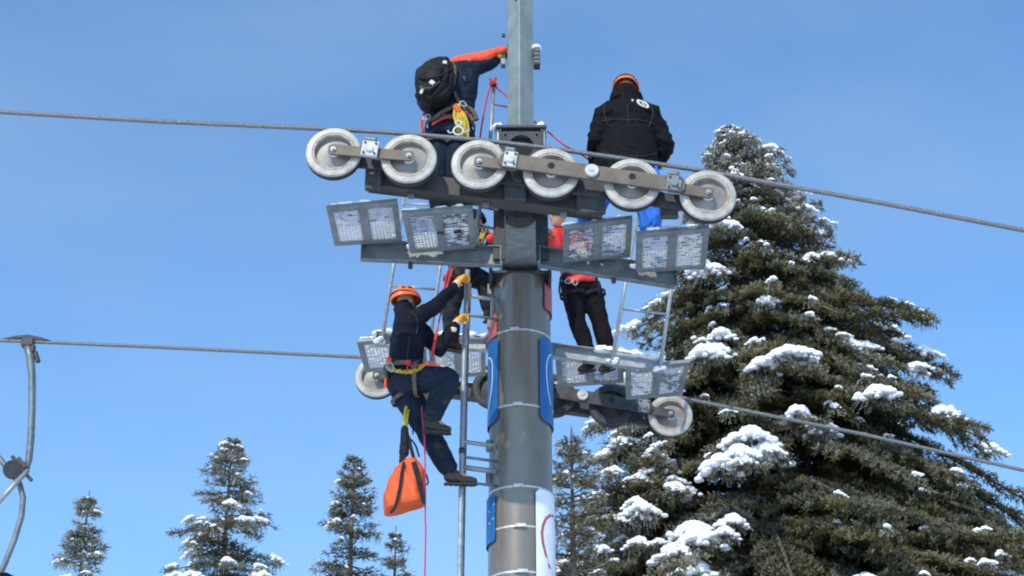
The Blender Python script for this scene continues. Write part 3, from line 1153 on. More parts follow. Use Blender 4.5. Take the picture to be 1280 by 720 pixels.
# seat below the frame
sb = P(-26, 775, DC)
mb = MB()
mb.box(sb + V((-.35, 0, -.30)), .50, 2.0, .08)
mb.box(sb + V((-.05, 0, .06)), .08, 2.0, .60, Matrix.Rotation(R(-12), 3, 'Y'))
mb.build("seat", M['black'], ch, bevel=.03)
mb = MB()
for yy in (-.95, .95):
    mb.tube([sb + V((.05, yy, .3)), sb + V((.0, yy, -.3)), sb + V((-.6, yy, -.34))], .025, 10)
mb.tube([sb + V((0, -.95, 0)), sb + V((0, .95, 0))], .03, 10)
mb.build("seat_frame", M['galv'], ch, smooth=True)
bl_ = P(6, 724, DC - .3)
mb = MB().tube([bl_ + V((-.3, 0, 0)), bl_, bl_ + V((.12, 0, -.06))], .075, 14)
mb.build("restraint_bar", M['black'], ch, smooth=True)
# ================================================================ people
M['seam'] = new_mat('grey_seam_tape', (.020, .021, .025), .8)


class Flesh:
    """collects tapered limbs, ovals and lofts, then fuses them into ONE continuous skin"""
    def __init__(self):
        self.mb = MB()

    def ell(self, c, r, rot=None, n=2):
        v, f = ICO[3 if n > 2 else 2]
        q = []
        for p in v:
            w = V((p[0] * r[0], p[1] * r[1], p[2] * r[2]))
            if rot is not None: w = rot @ w
            q.append(V(c) + w)
        self.mb.add(q, [tuple(t) for t in f])
        return self

    def cap(self, p0, p1, r0, r1):
        self.mb.tube([p0, p1], [r0, r1], 16)
        self.ell(p0, (r0,) * 3); self.ell(p1, (r1,) * 3)
        return self

    def chain(self, pts, rs):
        for i in range(len(pts) - 1):
            self.cap(pts[i], pts[i + 1], rs[i], rs[i + 1])
        return self

    def loft(self, secs, side, n=20):
        """secs: (centre, half width along side, half depth)"""
        rings = []
        for i, (c, a, b) in enumerate(secs):
            t = (secs[min(i + 1, len(secs) - 1)][0] - secs[max(i - 1, 0)][0]).normalized()
            s = (side - t * side.dot(t)).normalized()
            u = t.cross(s)
            rings.append([c + s * a * math.cos(2 * math.pi * k / n) + u * b * math.sin(2 * math.pi * k / n) for k in range(n)])
        vs = [p for r_ in rings for p in r_]
        fs = []
        for i in range(len(secs) - 1):
            for k in range(n):
                k2 = (k + 1) % n
                fs.append((i * n + k, i * n + k2, (i + 1) * n + k2, (i + 1) * n + k))
        fs.append(tuple(range(n))); fs.append(tuple((len(secs) - 1) * n + k for k in reversed(range(n))))
        self.mb.add(vs, fs)
        return self

    def build(self, name, mat, parent, voxel=.013, smooth=4, wrinkle=0.0, wf=9.0, stretch=(1, 1, 1)):
        me = self.mb.mesh(name + "_src")
        o = bpy.data.objects.new(name + "_src", me)
        COL.objects.link(o)
        m = o.modifiers.new("r", 'REMESH'); m.mode = 'VOXEL'; m.voxel_size = voxel
        s = o.modifiers.new("s", 'SMOOTH'); s.iterations = smooth; s.factor = .5
        dg = bpy.context.evaluated_depsgraph_get()
        me2 = bpy.data.meshes.new_from_object(o.evaluated_get(dg))
        bpy.data.objects.remove(o)
        me2.name = name
        if wrinkle > 0:
            nv = len(me2.vertices)
            co = np.empty(nv * 3, np.float32); me2.vertices.foreach_get("co", co); co = co.reshape(-1, 3)
            no = np.empty(nv * 3, np.float32); me2.vertices.foreach_get("normal", no); no = no.reshape(-1, 3)
            st = np.array(stretch)
            k = np.empty(nv)
            for i in range(nv):
                p = V(co[i] * st) * wf
                a = noise.noise(p)
                b = noise.noise(p * 2.3 + V((5, 1, 2)))
                k[i] = (1 - 2.2 * abs(a)) * .7 + (1 - 2 * abs(b)) * .35 - .4
            co = co + no * (k * wrinkle)[:, None]
            me2.vertices.foreach_set("co", co.astype(np.float32).ravel())
            me2.update()
        me2.materials.clear()
        return link_mesh(name, me2, mat, parent, smooth=True)


def curl_hand(fl, wrist, palm, toward, spread=1.0, size=1.0, curl=1.0):
    """palm with four bent fingers and a thumb; toward = direction the fingers close in"""
    f = (palm - wrist).normalized()
    n = (toward - f * toward.dot(f)).normalized()
    s = f.cross(n)
    k = size
    fl.cap(wrist, wrist.lerp(palm, .5), .027 * k, .030 * k)
    for i in range(4):
        o = s * (i - 1.5) * .0215 * k
        fl.cap(wrist.lerp(palm, .35) + o * .7, palm + o, .016 * k, .0145 * k)
        L = (.034, .040, .037, .028)[i] * k
        a = palm + o
        b = a + (f * .75 + n * .65 * curl).normalized() * L
        c = b + (f * (.1) + n * curl).normalized() * L * .85
        d = c + (-f * .75 * curl + n * .5).normalized() * L * .65
        fl.chain([a, b, c, d], [.0125 * k, .0112 * k, .0105 * k, .0092 * k])
    t0 = wrist.lerp(palm, .45) + s * .032 * k
    t1 = t0 + (s * .5 + f * .6 + n * .5).normalized() * .035 * k
    t2 = t1 + (f * .5 + n * .85 - s * .25).normalized() * .030 * k
    t3 = t2 + (n * .6 - s * .55 + f * .2).normalized() * .020 * k
    fl.chain([t0, t1, t2, t3], [.0155 * k, .0138 * k, .012 * k, .0105 * k])


def head_shape(fl, c, facing, up, k=1.0):
    """skull with jaw, nose, brows and ears"""
    f = facing.normalized()
    u = (up - f * up.dot(f)).normalized()
    s = f.cross(u)
    rot = Matrix((s, f, u)).transposed()
    fl.ell(c + u * .025 * k, (.076 * k, .095 * k, .098 * k), rot, 3)
    fl.ell(c + f * .022 * k - u * .050 * k, (.056 * k, .066 * k, .062 * k), rot, 3)
    fl.cap(c + f * .092 * k + u * .008 * k, c + f * .110 * k - u * .026 * k, .009 * k, .014 * k)     # nose
    fl.ell(c + f * .078 * k - u * .058 * k, (.026 * k, .014 * k, .008 * k), rot)                      # lips
    fl.ell(c + f * .072 * k - u * .088 * k, (.024 * k, .018 * k, .018 * k), rot)                      # chin
    for q in (-1, 1):
        fl.ell(c + s * q * .078 * k - u * .008 * k - f * .004 * k, (.012 * k, .020 * k, .030 * k), rot)
        fl.ell(c + s * q * .030 * k + f * .082 * k + u * .026 * k, (.022 * k, .012 * k, .009 * k), rot)
    return s, f, u, rot


def face_bits(c, s, f, u, k, body):
    for nm, col, r, o in (("eye", 'emblem', .0125, 0), ):
        mb = Flesh().mb
    mb = MB()
    fl = Flesh()
    for q in (-1, 1):
        fl.ell(c + s * q * .030 * k + f * .080 * k + u * .008 * k, (.013 * k, .013 * k, .010 * k))
    me = fl.mb.mesh("eye")
    link_mesh("eye", me, M['boot'], body, smooth=True)


def helmet(c, f, s, u, rot, k, parent, mat='orange_helmet', style=0):
    """half-shell helmet with brim, ridge band, vents and chin strap"""
    n, m_ = 36, 14
    vs, fs = [], []
    for i in range(m_ + 1):
        th = (math.pi * .56) * i / m_
        for j in range(n):
            ph = 2 * math.pi * j / n
            fx = math.sin(ph)
            r_ = V((math.cos(ph) * math.sin(th) * .107, math.sin(ph) * math.sin(th) * .130, math.cos(th) * .113)) * k
            if th > 1.4:                                   # flare into a short brim
                g = 1 + .07 * (th - 1.4) / .36
                r_.x *= g; r_.y *= g
            ridge = 1 + .018 * math.cos(ph * 6) * math.sin(th * 1.6)
            r_ *= ridge
            vs.append(c + u * .038 * k + rot @ r_)
    for i in range(m_):
        for j in range(n):
            j2 = (j + 1) % n
            fs.append((i * n + j, i * n + j2, (i + 1) * n + j2, (i + 1) * n + j))
    mb = MB().add(vs, fs)
    o = mb.build("helmet", M[mat], parent, smooth=True)
    so = o.modifiers.new("solid", 'SOLIDIFY'); so.thickness = -.006
    # dark band round the shell and vents
    mb = MB()
    pts = []
    for j in range(n + 1):
        ph = 2 * math.pi * j / n
        r_ = V((math.cos(ph) * .110, math.sin(ph) * .134, .012 - .018 * math.sin(ph))) * k
        pts.append(c + u * .038 * k + rot @ r_)
    mb.tube(pts, .0065 * k, 8)
    for q in (-1, 1):
        for a in (.2, .75):
            r_ = V((q * math.cos(a) * .098, -math.sin(a) * .100, .060)) * k
            q0 = c + u * .040 * k + rot @ r_
            mb.box(q0, .014 * k, .036 * k, .012 * k, rot)
    mb.build("helmet_band", M['black_strap'], o, smooth=True)
    mb = MB()
    for q in (-1, 1):
        mb.tube([c + rot @ (V((q * .098, .02, .02)) * k), c + rot @ (V((q * .070, .035, -.055)) * k), c + rot @ (V((0, .055, -.112)) * k)], .006 * k, 8)
    mb.build("chin_strap", M['black_strap'], o, smooth=True)
    return o


def boot(name, ankle, heel, toe, shin, parent, mat='boot', k=1.0):
    fl = Flesh()
    fl.cap(shin, ankle, .062 * k, .054 * k)
    fl.cap(ankle, heel + (ankle - heel) * .25, .052 * k, .042 * k)
    fl.cap(heel + (ankle - heel) * .25, toe, .044 * k, .036 * k)
    fl.cap(ankle, heel.lerp(toe, .55), .050 * k, .040 * k)
    o = fl.build(name, M[mat], parent, .011, 3, .003, 18)
    # sole slab with tread
    d = (toe - heel).normalized()
    up = (ankle - heel)
    up = (up - d * up.dot(d)).normalized()
    s = d.cross(up)
    base = -up * .030 * k
    outl = [(-.045, .030), (-.050, 0), (-.045, -.030), (.02, -.034), (.10, -.043), (.0, 0)]
    L = (toe - heel).length
    pr = []
    for x, y in ((-.040, .026), (0, .034), (L * .45, .034), (L * .8, .040), (L + .02, .036), (L + .040, 0), (L + .02, -.036), (L * .8, -.040), (L * .45, -.034), (0, -.034), (-.040, -.026)):
        pr.append(heel + d * x + s * y * k + base)
    mb = MB().prism(pr, -up * .016)
    for i in range(6):
        x = -.02 + i * (L + .03) / 5.5
        mb.box(heel + d * x + base - up * .019, .018, .06, .008, Matrix((d, s, up)).transposed())
    mb.build("sole", M['rubber'], o, bevel=.004)
    return o


def strap_loop(c, axis, ra, rb, side, parent, mat, name, w=.030, t=.006):
    """webbing ring of oval section round an axis"""
    a = axis.normalized()
    s = (side - a * side.dot(a)).normalized()
    u = a.cross(s)
    n = 36
    mb = MB()
    vs, fs = [], []
    for k in range(n):
        d = s * math.cos(2 * math.pi * k / n)
        e = u * math.sin(2 * math.pi * k / n)
        for (o, h) in ((0, -w / 2), (t, -w / 2), (t, w / 2), (0, w / 2)):
            vs.append(c + d * (ra + o) + e * (rb + o) + a * h)
    for k in range(n):
        k2 = (k + 1) % n
        for i in range(4):
            j = (i + 1) % 4
            fs.append((k * 4 + i, k * 4 + j, k2 * 4 + j, k2 * 4 + i))
    mb.add(vs, fs)
    return mb.build(name, M[mat], parent)


def person(label, p):
    """p: dict of joints and options; the body is one fused mesh, clothes are its children"""
    root = thing("person", p['root'], label, "person", None)
    k = p.get('k', 1.0)
    shl, shr, hl, hr = p['sh_l'], p['sh_r'], p['hip_l'], p['hip_r']
    chest = (shl + shr) / 2
    pel = (hl + hr) / 2
    side = (shr - shl).normalized()
    hside = (hr - hl).normalized()
    neck = p['neck']; hc = p['head']
    # --- body
    fl = Flesh()
    hs, hf, hu, hrot = head_shape(fl, hc, p['facing'], p.get('hup', V((0, 0, 1))), k)
    fl.cap(neck, hc - hu * .03, .056 * k, .056 * k)
    mid = chest.lerp(pel, .5)
    fl.loft([(neck, .07 * k, .065 * k), (chest, .165 * k, .095 * k), (chest.lerp(pel, .3), .15 * k, .11 * k), (chest.lerp(pel, .65), .13 * k, .10 * k), (pel, .15 * k, .11 * k), (pel + (pel - chest).normalized() * .08, .10 * k, .08 * k)], side)
    for S, E, W, H in ((shl, p['el_l'], p['wr_l'], p['ha_l']), (shr, p['el_r'], p['wr_r'], p['ha_r'])):
        fl.chain([S, E, W], [.050 * k, .037 * k, .026 * k])
        fl.cap(chest.lerp(S, .5), S, .06 * k, .05 * k)
        fl.cap(W, W.lerp(H, .6), .026 * k, .03 * k)
    for Hh, K, A, T in ((hl, p['kn_l'], p['an_l'], p['toe_l']), (hr, p['kn_r'], p['an_r'], p['toe_r'])):
        fl.chain([Hh, K, A], [.082 * k, .056 * k, .038 * k])
        fl.cap(pel, Hh, .09 * k, .085 * k)
        fl.cap(A, T, .034 * k, .028 * k)
    body = fl.build("body", M['skin'], root, .014, 3)
    face_bits(hc, hs, hf, hu, k, body)
    # --- trousers
    tm = p['trouser']
    wr = p.get('wrinkle', .012)
    fl = Flesh()
    dn = (pel - chest).normalized()
    fl.loft([(pel - dn * .13, .155 * k, .125 * k), (pel - dn * .02, .178 * k, .145 * k), (pel + dn * .06, .165 * k, .135 * k), (pel + dn * .11, .12 * k, .10 * k)], hside)
    lw = p.get('legw', 1.0) * k
    for Hh, K, A in ((hl, p['kn_l'], p['an_l']), (hr, p['kn_r'], p['an_r'])):
        th = Hh.lerp(K, .5)
        ca = K.lerp(A, .35)
        A2 = K.lerp(A, .93)
        fl.chain([Hh, th, K, ca, A2], [.108 * lw, .098 * lw, .080 * lw, .080 * lw, .068 * lw])
    fl.build("trousers", M[tm], root, .014, 4, wr, 8.5, (1, 1, .6))
    # --- jacket
    jw = p.get('jw', 1.0) * k
    bot = p.get('hem', .04)
    fl = Flesh()
    fl.loft([(neck + (neck - chest).normalized() * .02, .082 * k, .080 * k), (neck.lerp(chest, .55), .115 * jw, .095 * jw), (chest, .20 * jw, .125 * jw), (chest.lerp(pel, .3), .195 * jw, .145 * jw), (chest.lerp(pel, .62), .175 * jw, .14 * jw), (pel - dn * .06, .178 * jw, .148 * jw), (pel + dn * bot, .19 * jw, .158 * jw)], side)
    aw = p.get('aw', 1.0) * k
    for S, E, W in ((shl, p['el_l'], p['wr_l']), (shr, p['el_r'], p['wr_r'])):
        fl.cap(chest.lerp(S, .45), S, .088 * aw, .078 * aw)
        fl.chain([S, S.lerp(E, .5), E, W], [.078 * aw, .071 * aw, .061 * aw, .046 * aw])
    if p.get('collar'):
        fl.loft([(neck - hu * .05, .12 * k, .10 * k), (neck + hu * .01, .098 * k, .092 * k), (neck + hu * .06, .092 * k, .09 * k), (neck + hu * .10, .088 * k, .088 * k)], side)
    if p.get('hood'):
        fl.loft([(neck + hu * -.04, .15 * k, .10 * k), (neck + hu * .05, .135 * k, .125 * k), (neck + hu * .11, .120 * k, .12 * k), (neck + hu * .145, .11 * k, .11 * k)], side)
    fl.build("jacket", M[p['jacket']], root, .014, 4, wr, 8.0, (1, 1, 1.3))
    # --- gloves
    for nm, W, H, tw in (("l", p['wr_l'], p['ha_l'], p['tw_l']), ("r", p['wr_r'], p['ha_r'], p['tw_r'])):
        fl = Flesh()
        curl_hand(fl, W.lerp(H, .25), H, tw, size=1.12 * k)
        g = fl.build("glove", M[p['glove']], root, .0065, 2)
        fl = Flesh()
        d = (H - W).normalized()
        fl.chain([W - d * .05, W.lerp(H, .42)], [.044 * k, .038 * k])
        fl.build("glove_cuff", M[p.get('cuff', p['glove'])], g, .010, 2, .003, 20)
    # --- boots
    for (A, Hl, T, K) in ((p['an_l'], p['he_l'], p['toe_l'], p['kn_l']), (p['an_r'], p['he_r'], p['toe_r'], p['kn_r'])):
        boot("boot", A, Hl, T, A.lerp(K, .28), root, p.get('bootm', 'boot'), k)
    # --- helmet / hair
    if p.get('helmet', True):
        helmet(hc, hf, hs, hu, hrot, k * p.get('hk', 1.0), root, p.get('hmat', 'orange_helmet'))
    else:
        fl = Flesh()
        fl.ell(hc + hu * .045 - hf * .018, (.086, .094, .088), hrot, 3)
        fl.build("hair", M['hair'], root, .010, 2, .008, 26)
    # --- harness
    hb = None
    if p.get('harness'):
        hm = p['harness']
        hb = strap_loop(pel - dn * .10, dn, .196 * jw, .166 * jw, side, root, hm, "harness_belt", .045, .010)
        for Hh, K in ((hl, p['kn_l']), (hr, p['kn_r'])):
            strap_loop(Hh.lerp(K, .26), K - Hh, .122 * lw, .122 * lw, hside, root, hm, "leg_loop", .040, .009)
    return dict(root=root, body=body, pel=pel, chest=chest, side=side, dn=dn, belt=hb, hu=hu, hf=hf, hs=hs, hrot=hrot)


def cord(name, pts, r, mat, parent, n=8):
    return MB().tube(pts, r, n).build(name, M[mat], parent, smooth=True)


def smooth_path(pts, n=6):
    """catmull-rom through the points"""
    q = [pts[0]] + list(pts) + [pts[-1]]
    out = []
    for i in range(1, len(q) - 2):
        p0, p1, p2, p3 = q[i - 1:i + 3]
        for j in range(n):
            t = j / n
            out.append(.5 * ((2 * p1) + (p2 - p0) * t + (2 * p0 - 5 * p1 + 4 * p2 - p3) * t * t + (3 * p1 - p0 - 3 * p2 + p3) * t ** 3))
    out.append(pts[-1])
    return out


UP = V((0, 0, 1))
from mathutils.bvhtree import BVHTree


def seam(obj, pts_px, d, r, mat, parent, name="seam"):
    """stitched line that hugs the surface of a garment"""
    o0 = origin_of(obj)
    me = obj.data
    bv = BVHTree.FromPolygons([v.co + o0 for v in me.vertices], [list(p.vertices) for p in me.polygons])
    out = []
    for q in smooth_path([P(x, y, d) for x, y in pts_px], 6):
        dr = (q - EYE).normalized()
        hit = bv.ray_cast(EYE + dr * ((q - EYE).length - 1.5), dr)
        if hit[0] is not None:
            out.append(hit[0] + hit[1] * r * .4)
    if len(out) > 2:
        cord(name, out, r, mat, parent)


def part_of(root, nm):
    return [c for c in root.children if c.name.split('.')[0] == nm][0]


# ---------------------------------------------------------------- climbing man
d = 16.72
climb = dict(
    root=P(545, 603, d), k=1.06,
    head=P(508, 379, d), neck=P(505, 390, d), facing=V((.70, .65, .08)), hup=V((-.12, .1, 1)),
    sh_l=P(513, 400, d + .16), sh_r=P(509, 404, d - .16),
    el_l=P(549, 437, d + .10), wr_l=P(568, 408, d + .08), ha_l=P(575, 396, d + .10), tw_l=V((.6, .3, .3)),
    el_r=P(543, 384, d - .06), wr_r=P(567, 360, d + .05), ha_r=P(577, 346, d + .12), tw_r=V((.6, .6, .1)),
    hip_l=P(502, 481, d + .09), hip_r=P(508, 474, d - .09),
    kn_l=P(531, 534, d + .13), an_l=P(562, 588, d + .12), he_l=P(560, 600, d + .12), toe_l=P(592, 601, d + .18),
    kn_r=P(560, 473, d - .14), an_r=P(539, 523, d - .16), he_r=P(533, 534, d - .16), toe_r=P(560, 537, d - .14),
    trouser='navy_trouser', jacket='navy', glove='glove_yellow', cuff='glove_cream', bootm='boot_dusty', harness='strap', hem=-.02, jw=1.10, aw=1.15, legw=1.30, wrinkle=.014, hk=1.10, collar=True)
# the raised arm is the one nearer the viewer
R4 = person("climbing man in orange helmet, navy top and yellow gloves, stepping up the ladder", climb)
rt = R4['root']
jk, tr_ = part_of(rt, "jacket"), part_of(rt, "trousers")
for tgt, pts_ in ((jk, [(514, 390), (520, 396), (522, 408), (520, 418)]), (jk, [(484, 448), (500, 450), (516, 451), (532, 448)]), (jk, [(512, 420), (510, 435), (509, 448)]), (tr_, [(512, 470), (530, 474), (548, 472), (562, 466)]), (tr_, [(524, 463), (536, 466), (540, 474)])):
    seam(tgt, pts_, d, .005, 'seam', rt)
# dusty lower leg patch (kneepad gaiter), on the near shin
fl = Flesh()
K, A = climb['kn_r'], climb['an_r']
fl.chain([K.lerp(A, .30) , K.lerp(A, .6), K.lerp(A, .95)], [.106, .104, .090])
fl.build("knee_patch", M['navy_dusty'], rt, .014, 4, .010, 9)
K, A = climb['kn_l'], climb['an_l']
fl = Flesh()
fl.chain([K.lerp(A, .25), K.lerp(A, .6), K.lerp(A, .93)], [.106, .104, .090])
fl.build("knee_patch", M['navy_dusty'], rt, .014, 4, .010, 9)
# red piping on the thigh and seat
cord("red_piping", smooth_path([P(517, 458.5, d - .21), P(530, 456, d - .235), P(550, 457, d - .235)]), .012, 'orange_trim', rt)
cord("red_piping", smooth_path([P(486, 462, d - .10), P(482.5, 473, d - .11), P(481.5, 484, d - .11)]), .012, 'orange_trim', rt)
# yellow rope slung from belt, with links
w = smooth_path([P(486, 459, d - .2), P(494, 463, d - .23), P(508, 465, d - .26), P(520, 463, d - .27), P(533, 455, d - .2)], 8)
mb = MB()
for i in range(len(w) - 1):
    c = (w[i] + w[i + 1]) / 2
    mb.lathe(c, (V((math.sin(i * 1.7), math.cos(i * 1.7), .4))), [(.014, -.007), (.022, 0), (.014, .007)], 10)
mb.tube(w, .010, 8)
mb.build("rope_chain", M['yellow_rope'], rt, smooth=True)


def carabiner(c, h, w_, parent, mat='bolt', r=.007, rot=None, name="carabiner"):
    pts = []
    for k in range(21):
        a = 2 * math.pi * k / 20
        q = V((math.cos(a) * w_ / 2 * (1 + .25 * math.sin(a)), 0, math.sin(a) * h / 2))
        if rot is not None: q = rot @ q
        pts.append(c + q)
    return cord(name, pts, r, mat, parent)


carabiner(P(488, 459, d - .25), .10, .06, rt, 'galv_light', .008, Matrix.Rotation(R(-30), 3, 'Y'))
fl = Flesh(); fl.ell(P(486, 451, d - .22), (.030, .022, .040)); fl.build("gear_pouch", M['orange_trim'], rt, .007, 2)
fl = Flesh(); fl.ell(P(510, 453, d - .24), (.035, .022, .030)); fl.build("gear_pouch", M['red_rope'], rt, .007, 2)
carabiner(P(512, 460, d - .26), .06, .045, rt, 'red_rope', .007)
fl = Flesh(); fl.cap(P(484, 458, d - .1), P(481, 472, d - .1), .035, .03); fl.build("gear_pouch", M['strap'], rt, .010, 2)
# his red lanyard going up from the chest
cord("lanyard", smooth_path([P(539, 450, d - .20), P(543, 430, d - .18), P(547, 411, d - .12)]), .015, 'red_rope', rt)
safety = smooth_path([P(547, 411, d - .12), P(551, 392, d + .1), P(556, 372, d + .2), P(563, 338, d + .3), P(570, 300, d + .2)])
o = cord("climbing_rope", safety, .008, 'pink', None)
tag(o, "thin crimson safety rope running up from the climbing man's chest", "climbing rope")

# orange bag on its sling
bd = d - .02
bag = thing("rescue_bag", P(505, 642, bd), "bright orange fabric bag hanging on black straps below the climbing man's hip", "bag")
nU, nV = 72, 44
prof_px = [(574, 503, 520, .035), (580, 499, 525, .07), (592, 491.5, 531, .10), (608, 483, 531, .125), (622, 480, 531, .14), (634, 479, 531, .14), (641, 479.5, 531, .135), (643, 482, 529, .11)]
vs, fs = [], []
rows = []
for i in range(nV):
    s = i / (nV - 1) * (len(prof_px) - 1)
    a = min(int(s), len(prof_px) - 2); t = s - a
    y, xl, xr, dp = [prof_px[a][q] * (1 - t) + prof_px[a + 1][q] * t for q in range(4)]
    # bottom edge slants up to the right
    L_, R_ = P(xl, y, bd), P(xr, y - (0 if y < 600 else (y - 600) / 42 * 13), bd)
    c = (L_ + R_) / 2; hw_ = (R_ - L_) / 2
    rows.append((c, hw_, dp))
for (c, hw_, dp) in rows:
    for k in range(nU):
        a = 2 * math.pi * k / nU
        ca, sa = math.cos(a), math.sin(a)
        e = .58
        q = c + hw_ * math.copysign(abs(ca) ** e, ca) + V((0, dp * math.copysign(abs(sa) ** e, sa), 0))
        cr_n = 1 - 2.4 * abs(noise.noise(V((q.x * 7 + q.z * 3, q.y * 7, q.z * 4))))
        q += V((math.copysign(1, ca) * abs(ca), math.copysign(1, sa) * abs(sa), 0)) * .016 * (cr_n - .4)
        vs.append(q)
for i in range(nV - 1):
    for k in range(nU):
        k2 = (k + 1) % nU
        fs.append((i * nU + k, i * nU + k2, (i + 1) * nU + k2, (i + 1) * nU + k))
fs.append(tuple(range(nU))); fs.append(tuple((nV - 1) * nU + k for k in reversed(range(nU))))
MB().add(vs, fs).build("bag_body", M['orange_fab'], bag, smooth=True)
# black panels: one seam line left of centre, one wider strip at right
def bag_strip(xs, w_, mat, name):
    pts = []
    for (x, y, dd) in xs:
        pts.append(P(x, y, bd - dd - .022))
    vs, fs = [], []
    for i, p in enumerate(pts):
        a = pts[max(0, i - 1)]; b = pts[min(len(pts) - 1, i + 1)]
        s = (b - a).cross(V((0, 1, 0))).normalized()
        ww = w_[i] if isinstance(w_, list) else w_
        vs += [p - s * ww / 2, p + s * ww / 2, p + s * ww / 2 + V((0, .012, 0)), p - s * ww / 2 + V((0, .012, 0))]
    for i in range(len(pts) - 1):
        for j in range(4):
            j2 = (j + 1) % 4
            fs.append((i * 4 + j, i * 4 + j2, (i + 1) * 4 + j2, (i + 1) * 4 + j))
    fs += [(0, 1, 2, 3), (len(pts) * 4 - 1, len(pts) * 4 - 2, len(pts) * 4 - 3, len(pts) * 4 - 4)]
    return MB().add(vs, fs).build(name, M[mat], bag)


bag_strip([(505, 577, .075), (502, 592, .115), (500, 608, .14), (497, 622, .155), (494, 634, .155), (488, 641, .14)], .026, 'black_strap', "seam_tape")
bag_strip([(517, 577, .078), (521, 590, .112), (525, 606, .134), (528, 620, .142), (530, 629, .13)], [.05, .055, .05, .045, .035], 'black_strap', "seam_tape")
for a, b in (((505, 545), (505, 580)), ((510, 545), (519, 580)), ((503, 545), (501, 579))):
    MB().beam(P(a[0], a[1], bd), P(b[0], b[1], bd - .04), .035, .012, V((0, 1, 0))).build("carry_strap", M['black_strap'], bag, bevel=.003)
cord("sling", [P(508, 508, bd), P(506, 522, bd), P(506.5, 538, bd)], .018, 'yellow_rope', bag)
cord("sling", [P(511, 512, bd - .02), P(508.5, 526, bd - .02), P(507.5, 538, bd)], .012, 'yellow_rope', bag)
fl = Flesh(); fl.chain([P(506, 536, bd), P(506, 550, bd), P(505, 566, bd)], [.036, .042, .048]); fl.build("strap_bundle", M['black_strap'], bag, .010, 2, .008, 18)
cord("loose_strap", smooth_path([P(512, 548, bd), P(519, 556, bd), P(524, 571, bd)]), .009, 'black_strap', bag)
cord("loose_strap", smooth_path([P(527, 584, bd), P(533, 594, bd - .02), P(535, 604, bd), P(531, 606, bd)]), .009, 'black_strap', bag)
cord("loose_strap", smooth_path([P(510, 520, bd), P(515, 530, bd), P(516.5, 543, bd)]), .007, 'black_strap', bag)

# long crimson rope down past the frame
pk = smooth_path([P(527, 506, d + .02), P(528, 520, d - .04), P(531, 560, d - .05), P(531.5, 640, d - .05), P(530.5, 740, d - .05), V((P(530, 740, d).x - .02, d - .05, 2.4)), V((P(530, 740, d).x + .1, d - .1, .05 + ground_z(0, d)))])
o = cord("climbing_rope", pk, .0085, 'pink', None)
tag(o, "crimson climbing rope hanging straight down beside the orange bag", "climbing rope")

# ---------------------------------------------------------------- man with the black backpack, near catwalk
d = 15.42
bp = dict(
    root=P(560, 292, d), k=1.10,
    head=P(577, 101, d + .36), neck=P(576, 94, d + .16), facing=V((.45, .85, -.35)), hup=V((.2, .35, 1)),
    sh_l=P(553, 98, d + .02), sh_r=P(585, 86, d - .04),
    el_l=P(538, 130, d + .12), wr_l=P(543, 150, d + .30), ha_l=P(549, 158, d + .38), tw_l=V((.2, .9, 0)),
    el_r=P(607, 80, d - .08), wr_r=P(629, 68, d - .10), ha_r=P(636, 62, d - .04), tw_r=V((.3, .5, .2)),
    hip_l=P(547, 172, d + .02), hip_r=P(576, 170, d - .02),
    kn_l=P(545, 222, d - .05), an_l=P(551, 275, d + .02), he_l=P(551, 285, d - .03), toe_l=P(549, 280, d + .22),
    kn_r=P(573, 222, d - .05), an_r=P(571, 272, d + .02), he_r=P(571, 284, d - .03), toe_r=P(576, 279, d + .22),
    trouser='navy_trouser', jacket='navy_trouser', glove='glove_work', bootm='boot_dusty', harness='strap', hem=.04, jw=1.10, aw=1.18, legw=1.15)
R1 = person("person in navy work suit with orange shoulders reaching to the mast, black backpack on back", bp)
rt = R1['root']
# orange upper side of the reaching sleeve
fl = Flesh()
fl.chain([P(570, 79, d - .02), P(590, 75, d - .09), P(607, 71.5, d - .13), P(628, 63.5, d - .14)], [.066, .066, .060, .050])
fl.build("orange_yoke", M['orange_trim'], rt, .010, 4, .008, 12)
# red piping & belts
cord("red_piping", smooth_path([P(530, 142, d - .10), P(527, 153, d - .12), P(529, 166, d - .12)]), .014, 'red_rope', rt)
for nm, pts_, r_, m_ in (
    ("harness_strap", [(541, 150), (552, 141), (566, 134), (576, 131), (590, 138), (596, 150)], .022, 'strap'),
    ("harness_strap", [(540, 156), (552, 149), (566, 145), (578, 140), (590, 146)], .012, 'red_rope'),
    ("harness_strap", [(568, 115), (574, 128), (583, 140), (592, 152)], .016, 'strap')):
    cord(nm, smooth_path([P(x, y, d - .21) for x, y in pts_]), r_, m_, rt)
mb = MB()
rr = random.Random(3)
for i in range(9):
    x = 568 + i * 1.6
    pts_ = smooth_path([P(568 + rr.uniform(0, 6), 132 + rr.uniform(-2, 2), d - .24), P(x + rr.uniform(-2, 2), 145, d - .27), P(x + 3 + rr.uniform(-2, 2), 158 + rr.uniform(-3, 3), d - .27), P(x + 4, 168 + rr.uniform(-3, 5), d - .25)])
    mb.tube(pts_, .011, 8)
mb.build("rope_bundle", M['yellow_rope'], rt, smooth=True)
fl = Flesh(); fl.cap(P(569, 134, d - .25), P(574, 140, d - .26), .032, .026); fl.build("gear_pouch", M['orange_fab'], rt, .008, 2)
